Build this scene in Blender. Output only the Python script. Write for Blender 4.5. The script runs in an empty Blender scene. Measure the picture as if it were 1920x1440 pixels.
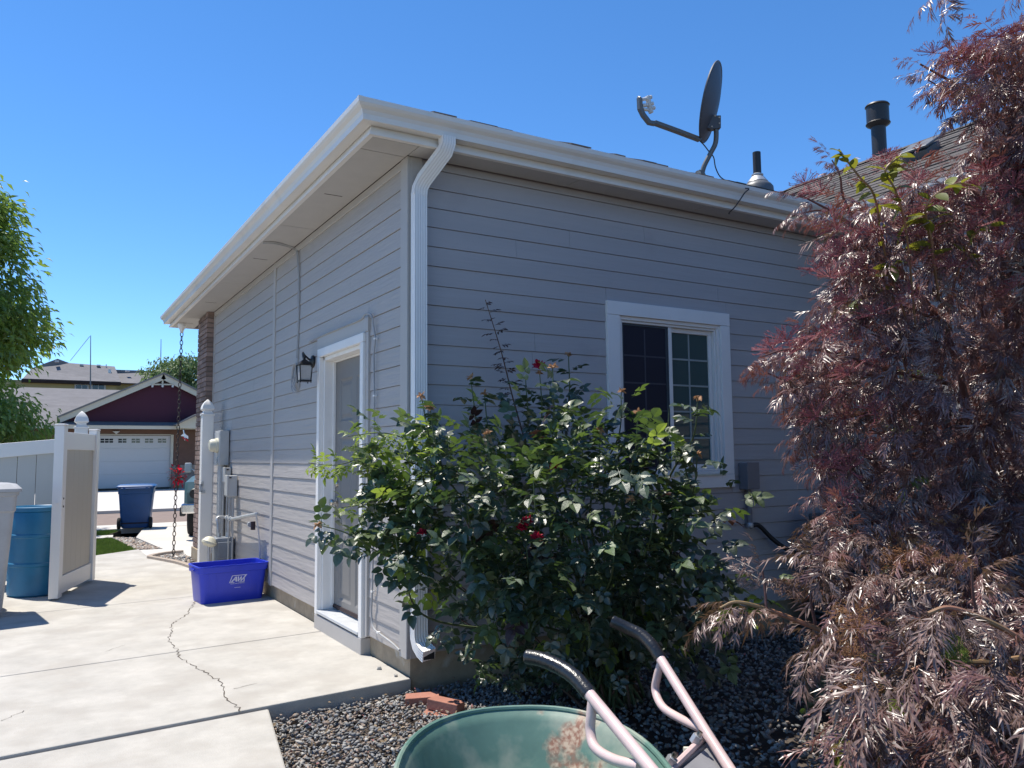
import bpy, bmesh, math, random
import numpy as np
from mathutils import Vector, Matrix, Euler
random.seed(7); RNG = np.random.default_rng(7)
SC = bpy.context.scene; COL = SC.collection
PI = math.pi

# ------------------------------------------------------------------ camera, world, sun, exposure
YAW, PITCH, ROLL, FPX = math.radians(30.957), math.radians(5.063), math.radians(.5605), 1495.35
def _cam_axes():
    cy, sy, cp, sp, cr, sr = math.cos(YAW), math.sin(YAW), math.cos(PITCH), math.sin(PITCH), math.cos(ROLL), math.sin(ROLL)
    f = Vector((sy*cp, cy*cp, sp)); r = Vector((cy, -sy, 0)); d = f.cross(r)
    return cr*r + sr*d, -sr*r + cr*d, f
CR, CD, CF = _cam_axes()
CAM = Vector((-2.082, -4.773, 1.395))
cd = bpy.data.cameras.new('camera'); co = bpy.data.objects.new('camera', cd); COL.objects.link(co)
cd.sensor_fit = 'HORIZONTAL'; cd.sensor_width = 36; cd.lens = FPX/1920*36; cd.clip_start = .05; cd.clip_end = 2000
co.matrix_world = Matrix(((CR.x, -CD.x, -CF.x, CAM.x), (CR.y, -CD.y, -CF.y, CAM.y), (CR.z, -CD.z, -CF.z, CAM.z), (0, 0, 0, 1)))
SC.camera = co

SUN = Vector((-.215, .355, 1)).normalized()
EL = math.asin(SUN.z); AZ = math.atan2(SUN.x, SUN.y)
W = bpy.data.worlds.new('World'); SC.world = W; W.use_nodes = True
wn, wl = W.node_tree.nodes, W.node_tree.links; wn.clear()
sky = wn.new('ShaderNodeTexSky'); sky.sky_type = 'NISHITA'; sky.sun_disc = False
sky.sun_elevation = EL; sky.sun_rotation = AZ; sky.altitude = 1500; sky.air_density = .8; sky.dust_density = .0; sky.ozone_density = 3.2
bg = wn.new('ShaderNodeBackground'); bg.inputs['Strength'].default_value = .15
wo = wn.new('ShaderNodeOutputWorld'); hs = wn.new('ShaderNodeHueSaturation'); hs.inputs['Saturation'].default_value = 1.21; wl.new(sky.outputs[0], hs.inputs['Color']); wl.new(hs.outputs[0], bg.inputs[0]); wl.new(bg.outputs[0], wo.inputs[0])
sd = bpy.data.lights.new('sun', 'SUN'); so = bpy.data.objects.new('sun', sd); COL.objects.link(so)
sd.energy = 4.3; sd.angle = math.radians(.53); sd.color = (1, .94, .84)
so.rotation_euler = SUN.to_track_quat('Z', 'Y').to_euler()
SC.view_settings.view_transform = 'Standard'; SC.view_settings.look = 'None'; SC.view_settings.use_curve_mapping = False
SC.view_settings.exposure = 0.68; SC.view_settings.gamma = 1
SC.cycles.max_bounces = 8; SC.cycles.transparent_max_bounces = 8

# points of the real place: where a line of sight meets a wall plane, the ground or a given distance
def ray(px, py): return (px-960)/FPX*CR + (py-720)/FPX*CD + CF
def onX(px, py, X=0.): r = ray(px, py); return CAM + r*((X-CAM.x)/r.x)
def onY(px, py, Y=0.): r = ray(px, py); return CAM + r*((Y-CAM.y)/r.y)
def onZ(px, py, Z=0.): r = ray(px, py); return CAM + r*((Z-CAM.z)/r.z)
def atD(px, py, D): return CAM + ray(px, py)*D
def depth(p): return (Vector(p)-CAM).dot(CF)

# ------------------------------------------------------------------ materials
def mat(name, col, rough=.6, spec=.5, metal=0., var=.12, scale=6., bump=0., bscale=60., stretch=(1, 1, 1), col2=None, transl=0., tcol=None, coord='Object', objvar=0., sub=0., bdist=.004, detail=4., patch=None):
    m = bpy.data.materials.new(name); m.use_nodes = True; nt = m.node_tree; N, L = nt.nodes, nt.links; N.clear()
    out = N.new('ShaderNodeOutputMaterial'); b = N.new('ShaderNodeBsdfPrincipled')
    b.inputs['Roughness'].default_value = rough; b.inputs['Specular IOR Level'].default_value = spec; b.inputs['Metallic'].default_value = metal
    tc = N.new('ShaderNodeTexCoord'); mp = N.new('ShaderNodeMapping'); mp.inputs['Scale'].default_value = stretch
    L.new(tc.outputs[coord], mp.inputs['Vector'])
    nz = N.new('ShaderNodeTexNoise'); nz.inputs['Scale'].default_value = scale; nz.inputs['Detail'].default_value = detail; nz.inputs['Roughness'].default_value = .7
    L.new(mp.outputs[0], nz.inputs['Vector'])
    rp = N.new('ShaderNodeValToRGB'); rp.color_ramp.elements[0].position = .32; rp.color_ramp.elements[1].position = .68
    a = [max(0, c*(1-var)) for c in col]; c2 = [min(1, c*(1+var)) for c in (col2 or col)]
    rp.color_ramp.elements[0].color = (*a, 1); rp.color_ramp.elements[1].color = (*c2, 1)
    L.new(nz.outputs['Fac'], rp.inputs[0]); cout = rp.outputs[0]
    if patch:   # (colour, scale, threshold, amount): blotches of a second colour
        pc, ps, pt, pa = patch
        n2 = N.new('ShaderNodeTexNoise'); n2.inputs['Scale'].default_value = ps; n2.inputs['Detail'].default_value = 6; L.new(tc.outputs[coord], n2.inputs['Vector'])
        r2 = N.new('ShaderNodeValToRGB'); r2.color_ramp.elements[0].position = pt; r2.color_ramp.elements[1].position = min(1, pt+.12)
        r2.color_ramp.elements[0].color = (0, 0, 0, 1); r2.color_ramp.elements[1].color = (pa, pa, pa, 1); L.new(n2.outputs['Fac'], r2.inputs[0])
        mx = N.new('ShaderNodeMixRGB'); L.new(r2.outputs[0], mx.inputs[0]); L.new(cout, mx.inputs[1]); mx.inputs[2].default_value = (*pc, 1); cout = mx.outputs[0]
    if objvar:
        oi = N.new('ShaderNodeObjectInfo'); hs = N.new('ShaderNodeHueSaturation'); mr = N.new('ShaderNodeMapRange')
        mr.inputs['To Min'].default_value = 1-objvar; mr.inputs['To Max'].default_value = 1+objvar
        L.new(oi.outputs['Random'], mr.inputs['Value']); L.new(mr.outputs[0], hs.inputs['Value']); L.new(cout, hs.inputs['Color']); cout = hs.outputs[0]
    L.new(cout, b.inputs['Base Color'])
    rn = N.new('ShaderNodeMapRange'); rn.inputs['To Min'].default_value = max(0, rough-.08); rn.inputs['To Max'].default_value = min(1, rough+.1)
    L.new(nz.outputs['Fac'], rn.inputs['Value']); L.new(rn.outputs[0], b.inputs['Roughness'])
    if bump:
        bn = N.new('ShaderNodeTexNoise'); bn.inputs['Scale'].default_value = bscale; bn.inputs['Detail'].default_value = 5
        L.new(mp.outputs[0], bn.inputs['Vector'])
        bp = N.new('ShaderNodeBump'); bp.inputs['Strength'].default_value = bump; bp.inputs['Distance'].default_value = bdist
        L.new(bn.outputs['Fac'], bp.inputs['Height']); L.new(bp.outputs[0], b.inputs['Normal'])
    sh = b.outputs[0]
    if transl:
        t = N.new('ShaderNodeBsdfTranslucent'); t.inputs['Color'].default_value = (*(tcol or col), 1)
        ms = N.new('ShaderNodeMixShader'); ms.inputs[0].default_value = transl; L.new(sh, ms.inputs[1]); L.new(t.outputs[0], ms.inputs[2]); sh = ms.outputs[0]
    L.new(sh, out.inputs['Surface']); return m

M_ = {}
def setup_mats():
    a = M_
    a['siding'] = mat('siding_paint', (.405, .375, .355), .5, .4, var=.05, scale=3, bump=.8, bscale=26, stretch=(1, .16, 1.5), bdist=.006, patch=((.35, .31, .28), 5, .62, .3))
    a['siding_back'] = mat('siding_paint_smooth_shaded', (.415, .392, .388), .55, .35, var=.05, scale=3, bump=.45, bscale=26, stretch=(.12, 1, 1.6), bdist=.004, patch=((.36, .33, .33), 4, .60, .4))  # same paint as the side wall; cool shade put into the colour, grain finer
    a['trimgrey'] = mat('trim_paint_grey', (.44, .415, .39), .5, .4, var=.03, bump=.1, bscale=40)
    a['white'] = mat('white_paint', (.80, .78, .75), .42, .45, var=.03, scale=3, patch=((.62, .60, .55), 7, .66, .5))
    a['gutter'] = mat('gutter_aluminium', (.72, .69, .645), .38, .5, var=.03, scale=2, stretch=(1, 1, 4), patch=((.52, .50, .45), 3, .64, .45))
    a['soffit'] = mat('soffit_paint', (.46, .44, .415), .7, .3, var=.04, bump=.15, bscale=90)
    a['vinyl'] = mat('vinyl_white', (.78, .75, .71), .38, .5, var=.02, scale=2, patch=((.66, .64, .58), 6, .66, .35))
    a['vinyl_tan'] = mat('vinyl_tan', (.47, .43, .36), .42, .45, var=.03, scale=2, patch=((.46, .42, .36), 5, .64, .4))
    a['vinyl_grey'] = mat('vinyl_panel', (.50, .49, .46), .45, .4, var=.03, scale=2)
    a['found'] = mat('foundation_concrete', (.36, .29, .205), .85, .2, var=.15, scale=9, bump=.5, bscale=50, patch=((.55, .53, .47), 6, .62, .8))
    a['conc'] = mat('concrete', (.415, .395, .36), .85, .25, var=.15, scale=3.0, bump=.6, bscale=120, detail=12, bdist=.003, patch=((.34, .315, .28), 2.3, .49, .5))
    a['conc2'] = mat('concrete_far', (.52, .49, .45), .9, .2, var=.06, scale=.8)
    a['crack'] = mat('crack_dark', (.10, .085, .07), .95, .1)
    a['kerb'] = mat('kerb_concrete', (.36, .30, .25), .9, .2, var=.12, scale=12, bump=.4)
    a['asphalt'] = mat('asphalt', (.22, .17, .145), .95, .2, var=.1, scale=5)
    a['soil'] = mat('soil', (.085, .07, .06), .95, .1, var=.3, scale=5, bump=.8, bscale=30, bdist=.02)
    a['stone1'] = mat('gravel_stone_grey', (.20, .20, .20), .7, .35, var=.45, scale=22, bump=.4, bscale=90)
    a['stone2'] = mat('gravel_stone_brown', (.28, .22, .18), .8, .25, var=.35, scale=22, bump=.4, bscale=90)
    a['stone3'] = mat('gravel_stone_pale', (.38, .36, .33), .8, .25, var=.3, scale=22, bump=.4, bscale=90)
    a['litter'] = mat('dry_leaf', (.26, .19, .12), .8, .2, var=.4, scale=40)
    a['petaldry'] = mat('dry_petal', (.34, .13, .13), .8, .2, var=.3, scale=40)
    a['peb'] = mat('pebble', (.34, .27, .22), .8, .3, var=.4, scale=9)
    a['grass'] = mat('grass_blade', (.10, .15, .028), .7, .2, var=.3, scale=2, transl=.3, tcol=(.14, .24, .04))
    a['brick'] = mat('brick_clay', (.25, .18, .155), .85, .2, var=.22, scale=16, bump=.5, bscale=70, objvar=.28)
    a['mortar'] = mat('mortar', (.20, .17, .15), .95, .1, var=.1, bump=.5)
    a['redbrick'] = mat('paver_brick', (.36, .165, .12), .85, .2, var=.12, scale=14, bump=.4, bscale=70)
    a['shingle'] = mat('shingle_asphalt', (.105, .095, .09), .9, .25, var=.28, scale=26, bump=.7, bscale=220, objvar=.2)
    a['shingle_far'] = mat('shingle_far', (.165, .16, .165), .9, .2, var=.14, scale=1.5, stretch=(1, 1, 3), bump=.3, bscale=6)
    a['door'] = mat('door_paint', (.20, .19, .18), .45, .45, var=.02, scale=2)
    a['sill'] = mat('sill_aluminium', (.58, .60, .62), .4, .5, metal=.25, var=.08, scale=9)
    a['metal'] = mat('galvanised', (.48, .49, .50), .42, .5, metal=.6, var=.1, scale=14)
    a['steel'] = mat('brass_nickel', (.55, .52, .47), .25, .5, metal=1)
    a['dish'] = mat('dish_grey', (.06, .065, .08), .5, .5, metal=0, var=.06, scale=5)
    a['dishpole'] = mat('dish_pole_grey', (.12, .125, .13), .45, .5, metal=.2, var=.06)
    a['lnb'] = mat('lnb_plastic', (.62, .61, .58), .5, .4)
    a['black'] = mat('black_plastic', (.018, .018, .02), .45, .5, var=.1)
    a['rubber'] = mat('black_rubber_grip', (.014, .014, .015), .28, .6, var=.2, bump=.4, bscale=120)
    a['cable'] = mat('cable_grey', (.35, .35, .35), .55, .4)
    a['iron'] = mat('wrought_black', (.02, .02, .022), .4, .5, metal=.4)
    a['rust'] = mat('chain_rust', (.07, .055, .05), .7, .4, metal=.5, var=.3, scale=30)
    a['ugrey'] = mat('utility_grey', (.44, .44, .43), .5, .4, var=.05, scale=6)
    a['ubox'] = mat('utility_dark_grey', (.20, .19, .20), .5, .4, var=.05, scale=6)
    a['cream'] = mat('meter_cream', (.60, .57, .45), .45, .4, var=.06)
    a['gas'] = mat('gas_meter_blue', (.17, .19, .22), .55, .4, var=.1, scale=8)
    a['bluebin'] = mat('recycle_blue', (.018, .04, .48), .36, .5, var=.08, scale=3, bump=.08, bscale=90)
    a['print'] = mat('print_white', (.62, .62, .78), .5, .3, var=.03)
    a['cart'] = mat('cart_navy', (.012, .075, .22), .42, .5, var=.1, scale=4)
    a['bingrey'] = mat('bin_grey', (.37, .375, .385), .5, .4, var=.08, scale=4)
    a['barrel'] = mat('barrel_blue', (.012, .14, .27), .42, .5, var=.1, scale=4, patch=((.05, .2, .33), 6, .66, .5))
    a['tray'] = mat('tray_green', (.10, .19, .15), .48, .5, var=.14, scale=5, bump=.12, bscale=30, patch=((.30, .32, .25), 5, .52, .7))
    a['trayrust'] = mat('tray_rust', (.33, .17, .10), .85, .2, var=.35, scale=25, bump=.4)
    a['pink'] = mat('pink_tube', (.60, .45, .42), .35, .5, var=.08, scale=10, patch=((.42, .34, .32), 12, .62, .6))
    a['plate'] = mat('plate_grey', (.30, .30, .31), .42, .5, var=.08, scale=8)
    a['rose'] = mat('rose_leaf', (.055, .080, .048), .36, .85, var=.35, scale=14, transl=.16, tcol=(.12, .22, .04), objvar=.35, bump=.35, bscale=90)
    a['roseyoung'] = mat('rose_leaf_young', (.12, .19, .035), .4, .45, var=.25, scale=9, transl=.42, tcol=(.32, .42, .06), objvar=.2)
    a['rosesunlit'] = mat('rose_leaf_sunlit', (.11, .15, .07), .4, .6, var=.3, scale=14, transl=.22, tcol=(.2, .32, .05), objvar=.3, bump=.3, bscale=90)  # paler copy of the rose leaf; sunlit look of some clumps put into colour
    a['rosered'] = mat('rose_leaf_bronze', (.045, .022, .02), .45, .4, var=.25, scale=9, transl=.1, tcol=(.10, .04, .03))
    a['cane'] = mat('rose_cane', (.075, .10, .04), .55, .4, var=.3, scale=14)
    a['canebrown'] = mat('cane_brown', (.11, .065, .045), .75, .3, var=.3, scale=14)
    a['petal'] = mat('rose_petal', (.36, .012, .045), .55, .3, var=.2, transl=.25, tcol=(.5, .02, .06))
    a['spent'] = mat('spent_bloom', (.42, .24, .13), .75, .2, var=.35, scale=60, transl=.2)
    a['elder'] = mat('elder_leaf', (.092, .040, .036), .33, .8, var=.4, scale=8, transl=.16, tcol=(.42, .15, .11), objvar=.35, col2=(.19, .10, .088))
    a['elderpale'] = mat('elder_leaf_pale', (.085, .048, .040), .34, .75, var=.4, scale=8, transl=.16, tcol=(.25, .15, .06), objvar=.35, col2=(.19, .12, .10))
    a['eldergreen'] = mat('elder_leaf_green', (.13, .17, .04), .4, .4, var=.2, scale=9, transl=.35, tcol=(.3, .4, .07))
    a['elderstem'] = mat('elder_stem', (.14, .065, .055), .5, .4, var=.3, scale=9)
    a['elderstemg'] = mat('elder_stem_green', (.26, .23, .09), .5, .4, var=.3, scale=6, col2=(.28, .12, .08))
    a['umbel'] = mat('umbel_red', (.33, .10, .11), .6, .3, var=.35, scale=20, transl=.22, tcol=(.5, .15, .16))
    a['umbelorange'] = mat('umbel_orange', (.34, .17, .075), .7, .3, var=.3, scale=20, transl=.2, tcol=(.5, .25, .08))
    a['yleaf'] = mat('yellow_green_leaf', (.13, .15, .025), .42, .4, var=.35, scale=30, transl=.32, tcol=(.38, .38, .04), objvar=.35)
    a['tree'] = mat('tree_leaf', (.17, .225, .055), .42, .5, var=.4, scale=1.1, transl=.38, tcol=(.3, .45, .07))
    a['tree2'] = mat('tree_leaf_far', (.10, .15, .06), .5, .3, var=.3, scale=.8, transl=.3, tcol=(.2, .3, .08))
    a['bark'] = mat('bark', (.10, .075, .055), .9, .2, var=.3, scale=10, bump=.6)
    a['maroon'] = mat('maroon_paint', (.055, .013, .03), .7, .3, var=.06, scale=1)
    a['brownwall'] = mat('brown_wall', (.15, .085, .065), .85, .2, var=.12, scale=2)
    a['beige'] = mat('beige_trim', (.50, .47, .40), .6, .3, var=.03)
    a['yellow'] = mat('yellow_wall', (.42, .34, .17), .8, .2, var=.04)
    a['garage'] = mat('garage_door_white', (.50, .50, .51), .5, .4, var=.02)
    a['darktrim'] = mat('dark_trim', (.05, .035, .035), .7, .2)
    a['rockface'] = mat('stone_veneer', (.24, .20, .17), .9, .2, var=.4, scale=3)
    a['teal'] = mat('truck_teal', (.055, .115, .13), .35, .5, var=.08, scale=3)
    a['silver'] = mat('truck_silver', (.36, .38, .38), .4, .5, metal=.3)
    a['tyre'] = mat('tyre', (.02, .02, .02), .85, .3, bump=.4, bscale=50)
    a['chrome'] = mat('chrome', (.6, .6, .6), .15, .5, metal=1)
    a['flagred'] = mat('flag_red', (.45, .02, .03), .8, .2); a['flagwhite'] = mat('flag_white', (.75, .75, .75), .8, .2); a['flagblue'] = mat('flag_blue', (.03, .05, .25), .8, .2)
    a['glass'] = glassmat('window_glass', (.045, .08, .075), .03)  # opaque pane; greenish interior reflection put into its base colour
    a['screen'] = mat('insect_screen', (.02, .02, .032), .6, .25, var=.05, scale=200)
    a['muntin'] = mat('muntin_between_glass', (.30, .34, .33), .5, .3); a['muntindim'] = mat('muntin_behind_screen', (.07, .07, .085), .6, .2)
    a['dkglass'] = glassmat('dark_glass', (.02, .025, .03), .08)
    a['lampglass'] = mat('lamp_seeded_glass', (.50, .50, .50), .25, .5, transl=.3, tcol=(.8, .8, .8))
    a['interior'] = mat('interior_wall', (.10, .13, .12), .9, .1)
    a['blind'] = mat('roller_blind', (.07, .08, .09), .8, .2, var=.05)
    a['redflower'] = mat('red_flower', (.65, .01, .03), .5, .3, var=.2, transl=.25, tcol=(.8, .03, .05))
def glassmat(name, col, rough):
    m = bpy.data.materials.new(name); m.use_nodes = True; b = m.node_tree.nodes['Principled BSDF']
    b.inputs['Base Color'].default_value = (*col, 1); b.inputs['Roughness'].default_value = rough; b.inputs['IOR'].default_value = 1.5
    b.inputs['Specular IOR Level'].default_value = .6
    return m
setup_mats()

# ------------------------------------------------------------------ mesh building
class MB:
    def __init__(s): s.v = []; s.f = []; s.mi = []
    def add(s, vs, fs, mi=0):
        n = len(s.v); s.v += [tuple(v) for v in vs]; s.f += [tuple(i+n for i in f) for f in fs]; s.mi += [mi]*len(fs); return s
    def box(s, x0, x1, y0, y1, z0, z1, mi=0, T=None):
        vs = [Vector((x, y, z)) for x in (x0, x1) for y in (y0, y1) for z in (z0, z1)]
        if T is not None: vs = [T @ v for v in vs]
        return s.add(vs, [(0, 1, 3, 2), (4, 6, 7, 5), (0, 4, 5, 1), (2, 3, 7, 6), (0, 2, 6, 4), (1, 5, 7, 3)], mi)
    def tube(s, path, r, n=8, mi=0, cap=True, prof=None):
        P = [Vector(p) for p in path]; k = len(P); rs = r if isinstance(r, (list, tuple)) else [r]*k
        up = None; base = len(s.v)
        for i, p in enumerate(P):
            t = (P[min(i+1, k-1)]-P[max(i-1, 0)])
            t = t.normalized() if t.length > 1e-9 else Vector((0, 0, 1))
            if up is None:
                up = t.orthogonal().normalized() if prof is None else prof[1]
            up = (up-t*up.dot(t)).normalized(); side = t.cross(up)
            pts = [(math.cos(2*PI*j/n), math.sin(2*PI*j/n)) for j in range(n)] if prof is None else prof[0]
            for a, b in pts: s.v.append(tuple(p+(side*a+up*b)*rs[i]))
        m = n if prof is None else len(prof[0])
        for i in range(k-1):
            for j in range(m):
                a = base+i*m+j; b = base+i*m+(j+1) % m
                s.f.append((a, b, b+m, a+m)); s.mi.append(mi)
        if cap:
            s.f.append(tuple(base+j for j in range(m))[::-1]); s.f.append(tuple(base+(k-1)*m+j for j in range(m))); s.mi += [mi, mi]
        return s
    def cyl(s, p0, p1, r, n=16, mi=0, r2=None): return s.tube([p0, p1], [r, r if r2 is None else r2], n, mi)
    def lathe(s, prof, n=20, mi=0, o=(0, 0, 0), T=None):
        base = len(s.v); o = Vector(o)
        for r, z in prof:
            for j in range(n):
                v = Vector((r*math.cos(2*PI*j/n), r*math.sin(2*PI*j/n), z)); v = (T @ v if T is not None else v)+o; s.v.append(tuple(v))
        for i in range(len(prof)-1):
            for j in range(n):
                a = base+i*n+j; b = base+i*n+(j+1) % n; s.f.append((a, b, b+n, a+n)); s.mi.append(mi)
        return s
    def prism(s, poly, d, mi=0):    # poly: 3D points (planar), d: extrusion vector
        n = len(poly); P = [Vector(p) for p in poly]; d = Vector(d)
        return s.add(P+[p+d for p in P], [tuple(range(n))[::-1], tuple(range(n, 2*n))]+[(i, (i+1) % n, (i+1) % n+n, i+n) for i in range(n)], mi)
    def build(s, name, mats, parent=None, smooth=False, bevel=0, loc=None):
        me = bpy.data.meshes.new(name); v = s.v
        if loc is not None: L = Vector(loc); v = [tuple(Vector(p)-L) for p in v]
        me.from_pydata(v, [], s.f)
        if not isinstance(mats, (list, tuple)): mats = [mats]
        for m in mats: me.materials.append(M_[m] if isinstance(m, str) else m)
        if any(s.mi): me.polygons.foreach_set('material_index', s.mi)
        bm = bmesh.new(); bm.from_mesh(me); bmesh.ops.recalc_face_normals(bm, faces=bm.faces); bm.to_mesh(me); bm.free()
        if smooth: me.polygons.foreach_set('use_smooth', [True]*len(me.polygons)); me.set_sharp_from_angle(angle=math.radians(smooth if smooth > 1 else 40))
        o = link(name, me, parent)
        if loc is not None: o.location = loc
        if bevel:
            b = o.modifiers.new('bevel', 'BEVEL'); b.width = bevel; b.segments = 2; b.limit_method = 'ANGLE'; b.angle_limit = math.radians(40)
        return o
def link(name, me, parent=None):
    o = bpy.data.objects.new(name, me); COL.objects.link(o)
    if parent is not None: o.parent = parent; o.matrix_parent_inverse = parent.matrix_basis.inverted()
    return o
def empty(name, loc, label, cat, group=None):
    o = bpy.data.objects.new(name, None); COL.objects.link(o); o.location = loc; o.empty_display_size = .1
    bpy.context.view_layer.update()
    return tag(o, label, cat, group)
def tag(o, label, cat, group=None):
    o['label'] = label; o['category'] = cat
    if group: o['group'] = group
    return o
def struct(o): o['kind'] = 'structure'; return o
def stuff(o): o['kind'] = 'stuff'; return o
def dup(o, parent=None):
    c = o.copy(); COL.objects.link(c)
    if parent: c.parent = parent
    return c
def spline(pts, n=8):
    P = [Vector(p) for p in pts]; P = [2*P[0]-P[1]]+P+[2*P[-1]-P[-2]]; out = []
    for i in range(1, len(P)-2):
        for k in range(n):
            t = k/n; a, b, c, d = P[i-1:i+3]
            out.append(.5*((2*b)+(c-a)*t+(2*a-5*b+4*c-d)*t*t+(3*b-a-3*c+d)*t**3))
    out.append(P[-2]); return out

# ------------------------------------------------------------------ the ground
MB().add([(-300, -60, -.16), (300, -60, -.16), (300, 500, -.16), (-300, 500, -.16)], [(0, 1, 2, 3)]).build('ground', 'soil')['kind'] = 'structure'
def sheet(name, pts, m, z, th=.1):
    mb = MB(); mb.prism([(p[0], p[1], z) for p in pts], (0, 0, -th)); o = mb.build(name, m, None); return struct(o)
JS = .075   # the slab joints run slightly askew to the house
g = .006
def slabquad(x0, x1, y0, y1): return [(x0, y0+JS*x0), (x1, y0+JS*x1), (x1, y1+JS*x1), (x0, y1+JS*x0)]
patio = struct(MB().build('patio', 'conc')) if False else None
def slab(x0, x1, y0, y1, z=0., th=.14, cut=None):
    q = slabquad(x0+g, x1-g, y0+g, y1-g); mb = MB(); mb.prism([(x, y, z) for x, y in q], (0, 0, -th))
    o = mb.build('concrete_slab', 'conc', patio_root, bevel=.008); return o
patio_root = MB().add([(-6, -.02-.45, -.11), (.03, -.02, -.11), (.03, 8.0, -.11), (-6, 7.6, -.11)], [(0, 1, 2, 3)]).build('patio', 'crack'); struct(patio_root)
slab(-2.62, .02, -.02, 1.64)
slab(-2.62, .02, 1.64, 4.0)
slab(-5.5, -2.62, -.02, 1.64); slab(-5.5, -2.62, 1.64, 4.0)
# third row of slabs ends in a curve round the small gravel bed by the brick column
q = [(-5.5, 4.006-.41), (.015, 4.006), (.015, 6.1), (-.27, 6.16), (-.36, 6.75), (-.55, 7.42), (-.62, 7.55), (-.62, 8.9), (-1.5, 8.2), (-5.5, 8.0)]
MB().prism([(x, y, 0) for x, y in q], (0, 0, -.14)).build('concrete_slab', 'conc', patio_root, bevel=.008)
# lower slab towards the camera
q = [(-2.205, -.2+.002), (-.893, -.105+.002), (-1.22, -2.1), (-1.4, -3.4), (-2.6, -3.4), (-2.3, -1.5)]
MB().prism([(x, y, -.010) for x, y in q], (0, 0, -.12)).build('concrete_slab', 'conc', patio_root, bevel=.01)
q = [(-2.235, -.2-.01), (-5.5, -.44), (-5.5, -3.4), (-2.63, -3.4), (-2.33, -1.5)]
MB().prism([(x, y, -.03) for x, y in q], (0, 0, -.1)).build('concrete_slab', 'conc', patio_root, bevel=.01)
# cracks: narrow ragged openings
def crack(pts, w, name='crack', seed=1):
    r = random.Random(seed); P = []
    for a, b in zip(pts[:-1], pts[1:]):
        a, b = Vector(a), Vector(b); n = max(2, int((b-a).length/.035))
        for i in range(n):
            t = i/n; P.append(a.lerp(b, t)+Vector((r.uniform(-.016, .016), r.uniform(-.012, .012), 0)))
    P.append(Vector(pts[-1])); vs = []; fs = []
    for i, p in enumerate(P):
        t = (P[min(i+1, len(P)-1)]-P[max(i-1, 0)]).normalized(); s = Vector((-t.y, t.x, 0)); ww = w*r.uniform(.35, 1.3)
        vs += [p+s*ww, p-s*ww]
        if i: fs.append((2*i-2, 2*i-1, 2*i+1, 2*i))
    MB().add(vs, fs).build(name, 'crack', patio_root)
ck = [onZ(x, y, .0025) for x, y in ((367, 1125), (352, 1150), (322, 1170), (320, 1190), (312, 1195), (330, 1215), (338, 1232), (345, 1236), (385, 1260), (415, 1278), (418, 1300), (452, 1334))]
crack(ck, .0032)
crack([onZ(x, y, .0025) for x, y in ((440, 1290), (460, 1286), (482, 1281))], .0025, seed=4)
crack([onZ(x, y, .0025) for x, y in ((0, 1352), (18, 1345), (45, 1332))], .002, seed=5)
crack([onZ(x, y, .0025) for x, y in ((195, 1222), (215, 1216), (235, 1209))], .0015, seed=6)

# lawn, pebbles, pavement, road, far drive
sheet('front_walk', [(-.62, 7.5), (4.5, 7.2), (4.5, 13.0), (-.1, 13.05), (-.45, 11.0), (-.3, 8.75), (-.62, 8.8)], 'conc2', -.004, .1)
sheet('lawn_bed', [(-8, 8.0), (-1.45, 8.15), (-.62, 8.95), (-.8, 11.3), (-8, 11.2)], 'soil', -.03, .1)
sheet('lawn_bed', [(-8, 11.75), (-.9, 11.85), (-.52, 12.95), (-8, 13.0)], 'soil', -.03, .1)
sheet('garden_path', [(-8, 11.22), (-.8, 11.32), (-.75, 11.83), (-8, 11.73)], 'conc2', -.01, .1)
sheet('pavement', [(-60, 13.07), (60, 13.07), (60, 14.2), (-60, 14.2)], 'conc2', -.002, .1)
sheet('road', [(-120, 14.2), (120, 14.2), (120, 19.2), (-120, 19.2)], 'asphalt', -.07, .05)
sheet('kerb', [(-120, 19.2), (120, 19.2), (120, 19.45), (-120, 19.45)], 'conc2', .01, .12)
sheet('pavement', [(-60, 19.45), (60, 19.45), (60, 21.0), (-60, 21.0)], 'conc2', -.005, .1)
sheet('driveway', [(-3, 21.0), (6.5, 21.0), (6.0, 34.6), (-2.0, 34.6)], 'conc2', -.01, .1)
sheet('far_lawn', [(-60, 21.0), (-3, 21.0), (-2.0, 34.6), (-60, 34.6)], 'grass', -.03, .1)
sheet('far_lawn', [(6.5, 21.0), (60, 21.0), (60, 34.6), (6.0, 34.6)], 'grass', -.03, .1)

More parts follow.
